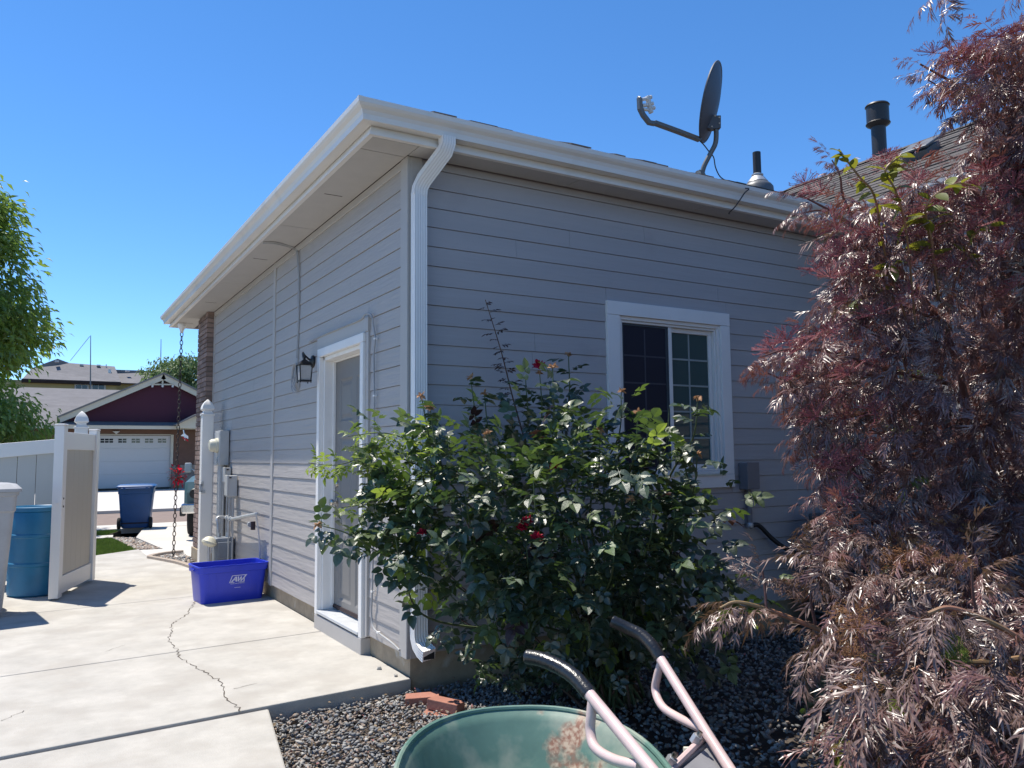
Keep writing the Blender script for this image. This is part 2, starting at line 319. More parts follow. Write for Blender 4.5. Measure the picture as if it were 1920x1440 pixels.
def inpoly(x, y, P):
    c = False; n = len(P)
    for i in range(n):
        x1, y1 = P[i][0], P[i][1]; x2, y2 = P[(i+1) % n][0], P[(i+1) % n][1]
        if (y1 > y) != (y2 > y) and x < (x2-x1)*(y-y1)/(y2-y1)+x1: c = not c
    return c
def scatter(P, n, rnd):
    xs = [p[0] for p in P]; ys = [p[1] for p in P]; out = []
    while len(out) < n:
        x, y = rnd.uniform(min(xs), max(xs)), rnd.uniform(min(ys), max(ys))
        if inpoly(x, y, P): out.append((x, y))
    return out
def join_instances(name, items, mats, parent=None, smooth=False):
    """items: list of (variant verts Nx3, faces kx? list, matidx, 4x4 matrix); one mesh"""
    V, Fv, Fs, MI = [], [], [], []; off = 0
    for (v, f, mi, T) in items:
        T = np.array(T); V.append(v @ T[:3, :3].T+T[:3, 3]); Fv.append(f+off); Fs.append(len(f)); MI.append(np.full(len(f), mi) if np.isscalar(mi) else mi); off += len(v)
    V = np.concatenate(V); Fa = np.concatenate(Fv); MI = np.concatenate(MI).astype(np.int32); k = Fa.shape[1]
    me = bpy.data.meshes.new(name); me.vertices.add(len(V)); me.vertices.foreach_set('co', V.astype(np.float32).ravel())
    me.loops.add(Fa.size); me.loops.foreach_set('vertex_index', Fa.astype(np.int32).ravel())
    me.polygons.add(len(Fa)); me.polygons.foreach_set('loop_start', np.arange(0, Fa.size, k, dtype=np.int32)); me.polygons.foreach_set('loop_total', np.full(len(Fa), k, np.int32))
    me.polygons.foreach_set('material_index', MI)
    if smooth: me.polygons.foreach_set('use_smooth', np.ones(len(Fa), bool))
    for m in mats: me.materials.append(M_[m])
    me.update(calc_edges=True); me.validate()
    return link(name, me, parent)
def grass_patch(P, n, h, z, seed):
    r = random.Random(seed); items = []
    v = np.array([(-.5, 0, 0), (.5, 0, 0), (0, .25, 1)]); f = np.array([(0, 1, 2)])
    for x, y in scatter(P, n, r):
        s = r.uniform(.6, 1.2)
        T = Matrix.Translation((x, y, z)) @ Euler((r.gauss(0, .3), r.gauss(0, .3), r.uniform(0, 2*PI))).to_matrix().to_4x4() @ Matrix.Diagonal((.012, h*s, h*s, 1))
        items.append((v, f, 0, T))
    return stuff(join_instances('grass', items, ['grass']))
L1 = [(-3.2, 8.02), (-1.45, 8.17), (-.64, 8.97), (-.82, 11.25), (-3.2, 11.15)]
L2 = [(-3, 11.8), (-.9, 11.87), (-.54, 12.93), (-3, 12.95)]
grass_patch(L1, 26000, .045, -.03, 1); grass_patch(L2, 9000, .045, -.03, 2)
grass_patch([(-14, 21.1), (-3, 21.1), (-2.1, 34), (-14, 34)], 9000, .1, -.03, 3)

# gravel: broken stones lying in several layers
def stone_variants(k, rnd):
    out = []
    for _ in range(k):
        bm = bmesh.new(); bmesh.ops.create_icosphere(bm, subdivisions=1, radius=1)
        for v in bm.verts: v.co = v.co*rnd.uniform(.62, 1.2)
        for _c in range(7):
            n = Vector((rnd.gauss(0, 1), rnd.gauss(0, 1), rnd.gauss(0, 1))).normalized(); d = rnd.uniform(.32, .62)
            for v in bm.verts:
                e = v.co.dot(n)-d
                if e > 0: v.co -= n*e
        bmesh.ops.triangulate(bm, faces=bm.faces)
        out.append((np.array([v.co[:] for v in bm.verts]), np.array([[v.index for v in f.verts] for f in bm.faces]))); bm.free()
    return out
_r = random.Random(3); STV = stone_variants(14, _r)
def gravel(P, n, smin, smax, z, weights, seed, name='gravel', mats=('stone1', 'stone2', 'stone3'), flat=.6, layers=.03, keep=None):
    r = random.Random(seed); items = []
    for x, y in scatter(P, n, r):
        if keep and not keep(x, y): continue
        v, f = r.choice(STV); s = r.uniform(smin, smax); s = s*(1.5 if r.random() < .07 else 1)
        T = Matrix.Translation((x, y, z+r.uniform(0, layers))) @ Euler((r.gauss(0, .45), r.gauss(0, .45), r.uniform(0, 6.28))).to_matrix().to_4x4() @ Matrix.Diagonal((s*r.uniform(.8, 1.4), s*r.uniform(.6, 1), s*flat*r.uniform(.6, 1.2), 1))
        items.append((v, f, r.choices(range(len(mats)), weights)[0], T))
    return stuff(join_instances(name, items, mats))
GR = [(.0, -.035), (-.885, -.10), (-1.215, -2.1), (-1.35, -3.3), (3.6, -3.3), (4.3, -1.2), (4.3, .0), (.02, -.0)]
gravel([(.02, -.03), (-.885, -.10), (-1.215, -2.1), (-1.3, -2.5), (.5, -2.3), (.55, -.02)], 9500, .010, .023, -.095, (7, 3, 2.2), 11)
gravel([(.5, -.02), (.5, -2.3), (-.6, -3.2), (3.2, -3.3), (4.3, -1.2), (4.3, -.02)], 9000, .012, .026, -.11, (4, 4, 3.5), 12)
gravel([(-.60, 7.5), (-.36, 6.75), (-.27, 6.2), (-.13, 6.2), (-.13, 7.95), (-.4, 7.9)], 900, .018, .04, -.03, (2, 3, 3), 13)
gravel([(-.8, 11.3), (-.64, 9.0), (-.3, 8.77), (-.42, 9.6), (-.52, 11.0)], 900, .025, .05, -.03, (1, 3, 2), 14, name='pebbles', mats=('peb', 'stone2', 'stone3'), layers=.02)
def litter(P, n, z, seed):
    r = random.Random(seed); v = np.array([(-.5, 0, 0), (0, -.3, .08), (.5, 0, 0), (0, .3, .12)]); f = np.array([(0, 1, 2), (0, 2, 3)]); items = []
    for x, y in scatter(P, n, r):
        s_ = r.uniform(.010, .03); T = Matrix.Translation((x, y, z+r.uniform(0, .03))) @ Euler((r.gauss(0, .5), r.gauss(0, .5), r.uniform(0, 6.3))).to_matrix().to_4x4() @ Matrix.Scale(s_, 4); items.append((v, f, r.choices((0, 1, 2), (6, 3, 2))[0], T))
    return stuff(join_instances('leaf_litter', items, ['litter', 'stone2', 'petaldry']))
litter(GR, 2600, -.068, 31)
kp = [Vector((x, y, 0)) for x, y in ((-.29, 6.18), (-.38, 6.75), (-.57, 7.42), (-.62, 7.62), (-.50, 7.86), (-.3, 8.0), (-.12, 8.05))]
mb = MB(); mb.tube(spline(kp, 6), .035, prof=([(1, -1), (1, .9), (-1, .9), (-1, -1)], Vector((0, 0, 1)))); struct(mb.build('bed_kerb', 'kerb', None))

# ------------------------------------------------------------------ the house
house = empty('house', (0, 0, 0), 'grey lap-sided house corner with white gutters and side door', 'house')
ZS, ZB = 3.377, .15           # soffit height, bottom of siding
WL, WX = 7.24, 4.38           # side wall length, back wall length up to the wing
CO = .1325
OX, OY = .36, .235            # overhang at the side, at the back
# foundation
mb = MB(); mb.box(.02, WX, .02, WL, -.15, ZB-.002); mb.build('foundation', 'found', house)
def boards(parent, axis, a0, a1, z0, z1, m, holes=(), sgn=-1):
    """lap siding: each board leans, its lower edge proud of the one below"""
    z = z0; k = 0
    while z < z1-.01:
        t = min(z+CO, z1); segs = [(a0, a1)]
        for (h0, h1, hz0, hz1) in holes:
            if t > hz0+.004 and z < hz1-.004:
                ns = []
                for s0, s1 in segs:
                    if h0 > s0+.01 and h1 < s1-.01: ns += [(s0, h0), (h1, s1)]
                    elif h0 <= s0+.01 and h1 > s0: ns.append((h1, s1)) if h1 < s1-.01 else None
                    elif h1 >= s1-.01 and h0 < s1: ns.append((s0, h0)) if h0 > s0+.01 else None
                    else: ns.append((s0, s1))
                segs = [s for s in ns if s]
        full = [(s0, s1, z, t) for s0, s1 in segs]
        for (h0, h1, hz0, hz1) in holes:
            if t > hz1+.004 and z < hz1-.004: full.append((h0, h1, hz1, t))
            if z < hz0-.004 and t > hz0+.004: full.append((h0, h1, z, hz0))
        zk, tk_ = z, t
        for s0, s1, z, t in full:
            prof = [(.0, z), (-.0148, z), (-.0148, z+.006), (-.0085, t-.0038), (0, t-.0038)]
            cuts = [s0]+([random.uniform(s0+.4, s1-.4)] if s1-s0 > 1.6 and random.random() < .6 else [])+[s1]
            for c0, c1 in zip(cuts[:-1], cuts[1:]):
                mb = MB(); w_ = random.uniform(-.0007, .0007)
                if axis == 'x': mb.prism([(c0+.001, d+(w_ if d else 0), zz) for d, zz in prof], (c1-c0-.002, 0, 0))
                else: mb.prism([(d+(w_ if d else 0), c0+.001, zz) for d, zz in prof], (0, c1-c0-.002, 0))
                mb.build('siding_board', m, parent)
        z = zk+CO; k += 1
# window opening
wx0, wx1, wz0, wz1 = 1.606, 2.892, 1.113, 2.554
bw = MB()
for (x0, x1, z0, z1) in ((0.0, wx0+.1, ZB, ZS+.15), (wx1-.1, WX, ZB, ZS+.15), (wx0+.1, wx1-.1, ZB, wz0+.1), (wx0+.1, wx1-.1, wz1-.1, ZS+.15)): bw.box(x0, x1, .002, .12, z0, z1)
bwall = bw.build('back_wall', 'siding_back', house)
boards(bwall, 'x', .0, WX-.002, ZB-.01, ZS, 'siding_back', [(wx0+.01, wx1-.01, wz0+.01, wz1-.01)])
# side wall with door opening
DY0, DY1, DZ = .775, 1.755, 2.25
SY1 = 6.555
sw = MB()
for (y0, y1, z0, z1) in ((.121, DY0, ZB, ZS+.15), (DY1, SY1, ZB, ZS+.15), (DY0, DY1, DZ, ZS+.15)): sw.box(.002, .12, y0, y1, z0, z1)
swall = sw.build('side_wall', 'siding', house)
STR = 3.37
boards(swall, 'y', .095, STR-.04, ZB-.01, ZS, 'siding', [(.70, 1.84, 0, 2.40)])
boards(swall, 'y', STR+.04, SY1-.03, ZB-.01, ZS, 'siding')
def tb(name, x0, x1, y0, y1, z0, z1, m='trimgrey', p=None, bev=.004): return MB().box(x0, x1, y0, y1, z0, z1).build(name, m, p or swall, bevel=bev)
tb('trim_board', -.024, .001, -.022, .094, ZB-.03, ZS)          # corner board, side face
tb('trim_board', -.0, .085, -.024, .001, ZB-.03, ZS, p=bwall)    # corner board, back face
tb('trim_board', -.024, .001, STR-.04, STR+.04, ZB-.02, ZS)
tb('trim_board', -.024, .001, SY1-.03, SY1, ZB, ZS)
tb('trim_board', -.022, .001, .095, SY1-.03, ZS-.06, ZS-.002)
# wing wall
wing = MB(); wing.box(WX, WX+.12, -5.0, -.002, -.15, ZS+.15); wg = wing.build('wing_wall', 'siding', house)
wb = MB()
def boardsX(parent, X, y0, y1):
    z = ZB-.01
    while z < ZS-.01:
        t = min(z+CO, ZS); prof = [(0, z), (-.0148, z), (-.0148, z+.006), (-.0085, t-.0038), (0, t-.0038)]
        MB().prism([(X+d, y0, zz) for d, zz in prof], (0, y1-y0, 0)).build('siding_board', 'siding', parent); z += CO
boardsX(wg, WX, -5, -.03)
tb('trim_board', WX-.05, WX-.02, -.028, -.002, ZB, ZS, p=bwall)

# brick column
bc = MB().box(-.095, .1, SY1+.012, WL-.012, -.1, ZS+.02).build('brick_column', 'mortar', house)
tb('column_base', -.13, .1, SY1-.02, WL+.01, -.12, .16, 'found', bc)
bproto = MB().box(-.5, .5, -.5, .5, -.5, .5).build('brick', 'brick', bc, bevel=.03); bm_ = bproto.data; bproto.modifiers.clear()
bmx = bmesh.new(); bmx.from_mesh(bm_); bmesh.ops.bevel(bmx, geom=bmx.edges[:], offset=.03, segments=1, affect='EDGES'); bmx.to_mesh(bm_); bmx.free()
def brick(x0, x1, y0, y1, z0, z1):
    o = dup(bproto, bc); j = random.uniform(-.003, .003)
    o.location = ((x0+x1)/2+j, (y0+y1)/2, (z0+z1)/2); o.scale = (x1-x0, y1-y0, z1-z0); return o
z = .17; i = 0
while z < ZS-.06:
    h = .056; off = 0 if i % 2 == 0 else .105
    ys = SY1
    brick(-.112, -.01, SY1, SY1+(.20 if i % 2 else .098), z, z+h)
    y = SY1+(.21 if i % 2 else .108)
    while y < WL-.02:
        y2 = min(y+.2, WL); 
        if y2-y > .03: brick(-.112, -.02, y, y2, z, z+h)
        y += .21
    brick(-.004, .06, SY1-.001, SY1+.05, z, z+h) if i % 2 else None
    z += .0665; i += 1
bproto.location = (-.061, SY1+.05, ZS-.028); bproto.scale = (.102, .1, .05)

# eaves: soffit, fascia and gutter swept with mitred corners
EY = 8.2; IX = 4.15
PATH = [(3.2, EY), (-OX, EY), (-OX, -OY), (IX, -OY), (IX, -5.2)]
def offset_path(P, d):
    out = []
    for i, p in enumerate(P):
        p = Vector(p)
        def nrm(a, b): t = (Vector(b)-Vector(a)).normalized(); return Vector((t.y, -t.x))
        ns = []
        if i > 0: ns.append(nrm(P[i-1], P[i]))
        if i < len(P)-1: ns.append(nrm(P[i], P[i+1]))
        n = sum(ns, Vector((0, 0)))
        if len(ns) == 2: n = n/(1+ns[0].dot(ns[1]))
        out.append(p+n*d)
    return out
# orientation: path runs west along the front, south along the side, east along the back: outward is to the right-hand side
_t = offset_path(PATH, .1)
SG = 1 if _t[2].x < -OX else -1
def sweep(prof, closed=True):
    cols = [offset_path(PATH, SG*d) for d, z in prof]; vs = []; fs = []; n = len(prof)
    for i in range(len(PATH)):
        for j, (d, z) in enumerate(prof): vs.append((cols[j][i].x, cols[j][i].y, z))
    for i in range(len(PATH)-1):
        for j in range(n if closed else n-1):
            a = i*n+j; b = i*n+(j+1) % n; fs.append((a, b, b+n, a+n))
    if closed: fs += [tuple(range(n)), tuple(range((len(PATH)-1)*n, len(PATH)*n))]
    return MB().add(vs, fs)
eaves = sweep([(-.02, ZS-.003), (0, ZS-.003), (0, ZS+.17), (-.02, ZS+.17)]).build('fascia', 'gutter', house)
sweep([(.0, ZS-.002), (.012, ZS-.002), (.012, ZS+.02), (.0, ZS+.02)]).build('fascia_lip', 'gutter', eaves)
gz = ZS+.173
gut = [(.004, gz-.012), (.004, gz-.118), (.078, gz-.118), (.082, gz-.085), (.092, gz-.062), (.112, gz-.045), (.122, gz-.030), (.125, gz), (.113, gz), (.111, gz-.008), (.118, gz-.008), (.114, gz-.028), (.088, gz-.052), (.075, gz-.080), (.073, gz-.113), (.009, gz-.113), (.009, gz-.012)]
gutter = sweep(gut).build('gutter', 'gutter', house)
# mitre straps at the corner
for cx, cy in ((-OX, -OY), (-OX, EY)):
    s = -1 if cy < 0 else 1
    mb = MB(); W_ = .028
    prof = [(.0795, gz-.119), (.0835, gz-.085), (.0935, gz-.062), (.1135, gz-.0445), (.1235, gz-.030), (.1265, gz+.001)]
    vs = []; fs = []
    for d, zz in prof: vs += [(cx-d, cy+s*d-s*W_, zz), (cx-d, cy+s*d, zz), (cx-d+W_, cy+s*d, zz)]
    for i in range(len(prof)-1):
        a = 3*i; fs += [(a, a+1, a+4, a+3), (a+1, a+2, a+5, a+4)]
    mb.add(vs, fs).build('gutter_strap', 'gutter', gutter)
# soffit panels
sof = MB(); sof.box(-OX+.01, .0, -OY+.01, EY-.01, ZS+.012, ZS+.02); sof.box(0, IX+.2, -OY+.01, .0, ZS+.012, ZS+.02); sof.box(0, 3, WL, EY-.01, ZS+.012, ZS+.02); sof.box(IX-.0, WX, -5, -OY, ZS+.012, ZS+.02)
soffit = sof.build('soffit', 'darktrim', house)
seams = sorted([-OY+.03, onZ(678, 279, ZS).y, onZ(526, 422, ZS).y, onZ(413, 529, ZS).y, onZ(347, 595, ZS).y, EY-.02])
seams = [s for s in seams if -OY-.01 < s < EY]
for a, b in zip(seams[:-1], seams[1:]):
    if b-a < .08: continue
    MB().box(-OX+.012, -.024, a+.0035, b-.0035, ZS+.001, ZS+.014).build('soffit_panel', 'soffit', soffit)
    MB().box(-OX+.10, -OX+.24, (a+b)/2-.004, (a+b)/2+.004, ZS-.0005, ZS+.001).build('vent_slot', 'darktrim', soffit) if b-a > .8 else None
for a, b in ((-.02, 1.25), (1.25, 2.5), (2.5, 3.7), (3.7, IX+.22)):
    MB().box(a+.0025, b-.0025, -OY+.012, -.024, ZS+.001, ZS+.014).build('soffit_panel', 'soffit', soffit)
for a in (.1, 1.2, 2.1): MB().box(a+.0025, a+1.1-.0025, WL+.01, EY-.03, ZS+.001, ZS+.014).build('soffit_panel', 'soffit', soffit)
MB().box(-OX+.012, .09, WL+.012, EY-.03, ZS+.0005, ZS+.0135).build('soffit_panel', 'soffit', soffit) if False else None
MB().box(IX+.01, WX-.01, -5, -OY-.01, ZS+.001, ZS+.014).build('soffit_panel', 'soffit', soffit)

# roof
RP = .45; RW = .60
rz = ZS+.165; e0x, e0y, e1y = -OX-.03, -OY-.03, EY+.03
hl = (e1y-e0y)/2; ry = (e0y+e1y)/2; rh = rz+hl*RP
# wing ridge from a line of sight along Y
kk = (onY(1700, 277, 0).z-CAM.z)/(onY(1700, 277, 0).x-CAM.x); wx_e = IX-.03
RX = (rz-RW*wx_e-CAM.z+kk*CAM.x)/(kk-RW); RZ = rz+RW*(RX-wx_e)
roof = MB()
roof.add([(e0x, e0y, rz), (e0x, e1y, rz), (e0x+hl, ry, rh)], [(0, 1, 2)])
roof.add([(e0x, e0y, rz), (e0x+hl, ry, rh), (9.0, ry, rh), (9.0, e0y, rz)], [(0, 1, 2, 3)])
roof.add([(e0x, e1y, rz), (e0x+hl, ry, rh), (9.0, ry, rh), (9.0, e1y, rz)], [(0, 1, 2, 3)])
roof.add([(wx_e, -5.3, rz), (wx_e, e0y, rz), (RX, e0y+(RX-wx_e), RZ), (RX, -5.3, RZ)], [(0, 1, 2, 3)])
roof.add([(2*RX-wx_e, -5.3, rz), (2*RX-wx_e, 3, rz), (RX, 6, RZ), (RX, -5.3, RZ)], [(0, 1, 2, 3)])
rf = roof.build('roof', 'shingle', house)
sproto = MB()
sproto.prism([(-.5, 0, 0), (.5, 0, 0), (.5, 1, 0), (-.5, 1, 0)], (0, 0, .010))
sp = sproto.build('shingle', 'shingle', rf)
def shingle(T, first=[True]):
    if first[0]: o = sp; first[0] = False
    else: o = dup(sp, rf)
    o.matrix_local = T; return o
rr = random.Random(5)
# eave row of the back slope
x = e0x+.42
while x < 4.0:
    w = rr.uniform(.09, .22); th = math.atan(RP)
    T = Matrix.Translation((x+w/2, e0y-.045+rr.uniform(-.006, .006), rz+.018+rr.choice([0, .0, .0, .008, .012, .015]))) @ Euler((th-rr.uniform(0, .12), 0, rr.gauss(0, .01))).to_matrix().to_4x4() @ Matrix.Diagonal((w-.006, .24, 1.0, 1))
    shingle(T); x += w
# wing slope rows, the nearest 220 as pieces, the others joined
cand = []
sl = math.hypot(RX-wx_e, RZ-rz); th = math.atan(RW); row = 0; s = 0.
while s < sl-.05:
    y = -4.6
    while y < 4.5:
        w = rr.uniform(.15, .36)
        if y < e0y+s*math.cos(th)+.1:
            lift = rr.choice([0, 0, .005])
            P = Vector((wx_e+s*math.cos(th)-.02, y+w/2, rz+s*math.sin(th)-.006+lift))
            T = Matrix.Translation(P) @ Euler((0, 0, -PI/2)).to_matrix().to_4x4() @ Euler((th-.045-rr.uniform(0, .02), 0, 0)).to_matrix().to_4x4() @ Matrix.Diagonal((w-.004, .19, 1.1, 1))
            cand.append(((P-CAM).length, T))
        y += w
    s += .135
cand.sort(key=lambda c: c[0]); 
vis = [c for c in cand if depth(c[1].translation) > 1 and -400 < (c[1].translation-CAM).dot(CR)/max(.1, depth(c[1].translation))*FPX < 1000]
ids = set(id(c) for c in vis[:230])
for c in vis[:230]: shingle(c[1])
sv = np.array([v.co[:] for v in sp.data.vertices]); sfq = np.array([p.vertices[:] for p in sp.data.polygons if len(p.vertices) == 4])
stuff(join_instances('shingle_field', [(sv, sfq, 0, c[1]) for c in cand if id(c) not in ids], ['shingle'], rf))
# ridge cap
mb = MB(); y = -5.2
while y < e0y+(RX-wx_e)+2.2:
    mb.add([(RX-.13, y, RZ-.045), (RX, y, RZ+.018), (RX+.13, y, RZ-.045), (RX-.13, y+.22, RZ-.052), (RX, y+.22, RZ+.008), (RX+.13, y+.22, RZ-.052)], [(0, 1, 4, 3), (1, 2, 5, 4), (0, 1, 2)]); y += .17
mb.build('ridge_cap', 'shingle', rf)

# door
door = empty('side_door', (0, 0, 0), 'x', 'x'); del door['label'], door['category']; door.parent = house
def db(name, x0, x1, y0, y1, z0, z1, m='white', p=None, bev=.004): return MB().box(x0, x1, y0, y1, z0, z1).build(name, m, p or door, bevel=bev)
db('casing', -.050, -.012, DY0-.055, DY0+.008, .1135, 2.2245); db('casing', -.050, -.012, DY1-.008, DY1+.055, .1135, 2.2245); db('casing', -.050, -.012, DY0-.055, DY1+.055, 2.226, 2.295)
db('jamb', -.012, .13, DY0, DY0+.03, .15, DZ-.02); db('jamb', -.012, .13, DY1-.03, DY1, .15, DZ-.02); db('jamb', -.012, .13, DY0, DY1, DZ-.055, DZ-.022)
db('jamb_stop', .06, .085, DY1-.045, DY1-.031, .18, DZ-.06); db('jamb_stop', .06, .085, DY0+.03, DY1-.03, DZ-.07, DZ-.056)
db('head_trim', -.034, .0, .665, 1.865, 2.298, 2.405, 'trimgrey'); db('side_trim', -.030, .0, .665, DY0-.056, ZB-.02, 2.297, 'trimgrey'); db('side_trim', -.030, .0, DY1+.056, 1.865, ZB-.02, 2.297, 'trimgrey')
# slab with recessed panels
sl_ = MB(); X0, X1 = .085, .125; ya, yb, za, zb = DY0+.032, DY1-.032, .165, DZ-.058
pw = (yb-ya); cols = [(ya+.11, ya+pw/2-.045), (ya+pw/2+.045, yb-.11)]; rows = [(.24, .82), (.95, 1.55), (1.68, 2.03)]
ysl = [ya]+[c for p in cols for c in p]+[yb]; zsl = [za]+[c for p in rows for c in p]+[zb]
for i in range(5):
    for j in range(7):
        pan = i % 2 == 1 and j % 2 == 1
        y0, y1, z0, z1 = ysl[i], ysl[i+1], zsl[j], zsl[j+1]
        if not pan: sl_.add([(X0, y0, z0), (X0, y1, z0), (X0, y1, z1), (X0, y0, z1)], [(0, 1, 2, 3)])
        else:
            q = [(X0, 0), (X0+.010, .018), (X0+.010, .035), (X0+.003, .06)]
            for (xa, ia), (xb, ib) in zip(q[:-1], q[1:]):
                A = [(xa, y0+ia, z0+ia), (xa, y1-ia, z0+ia), (xa, y1-ia, z1-ia), (xa, y0+ia, z1-ia)]; B = [(xb, y0+ib, z0+ib), (xb, y1-ib, z0+ib), (xb, y1-ib, z1-ib), (xb, y0+ib, z1-ib)]
                sl_.add(A+B, [(k, (k+1) % 4, (k+1) % 4+4, k+4) for k in range(4)])
            sl_.add([(xb, y0+ib, z0+ib), (xb, y1-ib, z0+ib), (xb, y1-ib, z1-ib), (xb, y0+ib, z1-ib)], [(0, 1, 2, 3)])
sl_.box(X0+.012, X1, ya, yb, za, zb)
dslab = sl_.build('door_slab', 'door', door)
MB().box(X0-.008, X0+.002, ya, yb, za-.003, za+.028).build('door_sweep', 'darktrim', dslab)
ky = yb-.065
for zz, nm in ((1.17, 'deadbolt'), (1.02, 'knob')):
    mb = MB(); Tm = Matrix.Rotation(-PI/2, 4, 'Y')
    pr = [(.001, -.002), (.032, 0), (.032, .008), (.014, .014), (.012, .028), (.024, .036), (.030, .050), (.024, .064), (.001, .068)] if nm == 'knob' else [(.001, -.002), (.030, 0), (.028, .014), (.02, .02), (.001, .021)]
    mb.lathe(pr, 16, 0, (X0, ky, zz), Tm).build(nm, 'steel', dslab, smooth=True)
for zz in (.45, 1.2, 1.98): MB().box(X0-.006, X0-.001, ya-.002, ya+.02, zz-.045, zz+.045).build('hinge', 'steel', door)
sill = MB().box(-.056, .12, DY0+.01, DY1-.01, .125, .149).build('threshold', 'sill', door, bevel=.004)
MB().box(-.051, .12, DY0-.055, DY1+.055, -.05, .112).build('step_board', 'trimgrey', door, bevel=.004)

# window
win = empty('window', (0, 0, 0), 'x', 'x'); del win['label'], win['category']; win.parent = house
TW = .105
def wbx(name, x0, x1, z0, z1, y0, y1, m='white', p=None, bev=.003): return MB().box(x0, x1, y0, y1, z0, z1).build(name, m, p or win, bevel=bev)
wbx('casing_head', wx0, wx1, wz1-TW, wz1, -.040, .0); wbx('casing_sill', wx0, wx1, wz0, wz0+TW, -.040, .0)
wbx('casing_side', wx0, wx0+TW+.012, wz0+TW+.001, wz1-TW-.001, -.038, .0); wbx('casing_side', wx1-TW, wx1, wz0+TW+.001, wz1-TW-.001, -.038, .0)
fx0, fx1, fz0, fz1 = wx0+TW+.012, wx1-TW, wz0+TW, wz1-TW
def ring(name, x0, x1, z0, z1, t, y0, y1, m='vinyl', p=None):
    mb = MB(); mb.box(x0, x1, y0, y1, z1-t, z1); mb.box(x0, x1, y0, y1, z0, z0+t); mb.box(x0, x0+t, y0, y1, z0+t, z1-t); mb.box(x1-t, x1, y0, y1, z0+t, z1-t)
    return mb.build(name, m, p or win, bevel=.003)
fr = ring('frame', fx0+.001, fx1-.001, fz0+.001, fz1-.001, .028, -.020, .08)
ring('frame_step', fx0+.03, fx1-.03, fz0+.03, fz1-.03, .018, -.006, .08, p=fr)
ix0, ix1, iz0, iz1 = fx0+.05, fx1-.05, fz0+.05, fz1-.05; mx = (ix0+ix1)/2-.01
s1 = ring('screen_frame', ix0, mx+.01, iz0, iz1, .016, .004, .02, 'blind'); wbx('insect_screen', ix0+.014, mx-.004, iz0+.014, iz1-.014, .010, .012, 'screen', s1, 0)
ring('screen_rail', mx-.028, mx-.006, iz0+.002, iz1-.002, .009, .001, .019, 'blind', s1)
s2 = ring('sash', mx+.0, ix1, iz0, iz1, .034, .024, .06); s3 = ring('sash', ix0, mx+.02, iz0, iz1, .034, .03, .07, 'vinyl')
wbx('meeting_stile', mx-.002, mx+.034, iz0, iz1, .0, .023, 'vinyl', s2)
wbx('pane', mx+.034, ix1-.034, iz0+.034, iz1-.034, .040, .044, 'glass', s2, 0)
gx0, gx1, gz0, gz1 = mx+.036, ix1-.036, iz0+.036, iz1-.036
wbx('muntin', (gx0+gx1)/2-.007, (gx0+gx1)/2+.007, gz0, gz1, .034, .040, 'muntin', s2, 0)
for k in range(1, 5): z_ = gz0+(gz1-gz0)*k/5; wbx('muntin', gx0, gx1, z_-.007, z_+.007, .0345, .0398, 'muntin', s2, 0)
hx0, hx1 = ix0+.018, mx-.03
wbx('muntin', (hx0+hx1)/2-.006, (hx0+hx1)/2+.006, gz0, gz1, .0085, .0098, 'muntindim', s1, 0)
for k in range(1, 5): z_ = gz0+(gz1-gz0)*k/5; wbx('muntin', hx0, hx1, z_-.006, z_+.006, .0087, .0096, 'muntindim', s1, 0)
wbx('window_sill', fx0+.002, fx1-.002, fz0-.010, fz0+.008, -.048, -.0185, 'cream', None)

# downspout and elbows
def rect_corr(w, d, n=5):
    pts = []
    def side(a, b, k):
        a, b = Vector(a), Vector(b); t = (b-a); nrm = Vector((t.y, -t.x)).normalized()
        for i in range(k*2):
            pts.append(tuple(a+t*(i/(k*2))+nrm*(-.0026 if i % 2 else 0)))
    side((-w, -d), (w, -d), n); side((w, -d), (w, d), 4); side((w, d), (-w, d), n); side((-w, d), (-w, -d), 4)
    return pts
dsx = onY(785.5, 700, -.075).x
zT = 3.12
DW, DD = .043, .034
path = [(dsx, -.075, zT), (dsx, -.075, .36)]
ds = MB().tube(path, 1, prof=(rect_corr(DW, DD), Vector((0, -1, 0)))).build('downspout', 'white', house, smooth=30)
ep = [(dsx+.095, -.30, gz-.116), (dsx+.095, -.30, gz-.16), (dsx+.09, -.285, gz-.20), (dsx+.02, -.105, 3.20), (dsx+.004, -.08, 3.15), (dsx, -.075, 3.10)]
MB().tube(ep, 1.04, prof=(rect_corr(DW, DD), Vector((0, -1, 0)))).build('top_elbow', 'white', ds, smooth=30)
ep = [(dsx, -.075, .40), (dsx, -.075, .30), (dsx, -.080, .26), (dsx+.002, -.10, .22), (dsx+.005, -.14, .195), (dsx+.012, -.20, .175)]
el = MB().tube(ep, 1.06, prof=(rect_corr(DW, DD), Vector((0, -1, 0)))).build('bottom_elbow', 'white', ds, smooth=30)
MB().box(dsx+.012-.036, dsx+.012+.036, -.202, -.2005, .150, .202).build('spout_mouth_shade', 'black', el)  # black plate on the closed end, painted shade for the hollow inside
MB().box(dsx-.05, dsx+.05, -.116, -.05, 1.72, 1.745).build('strap', 'white', ds) if False else None

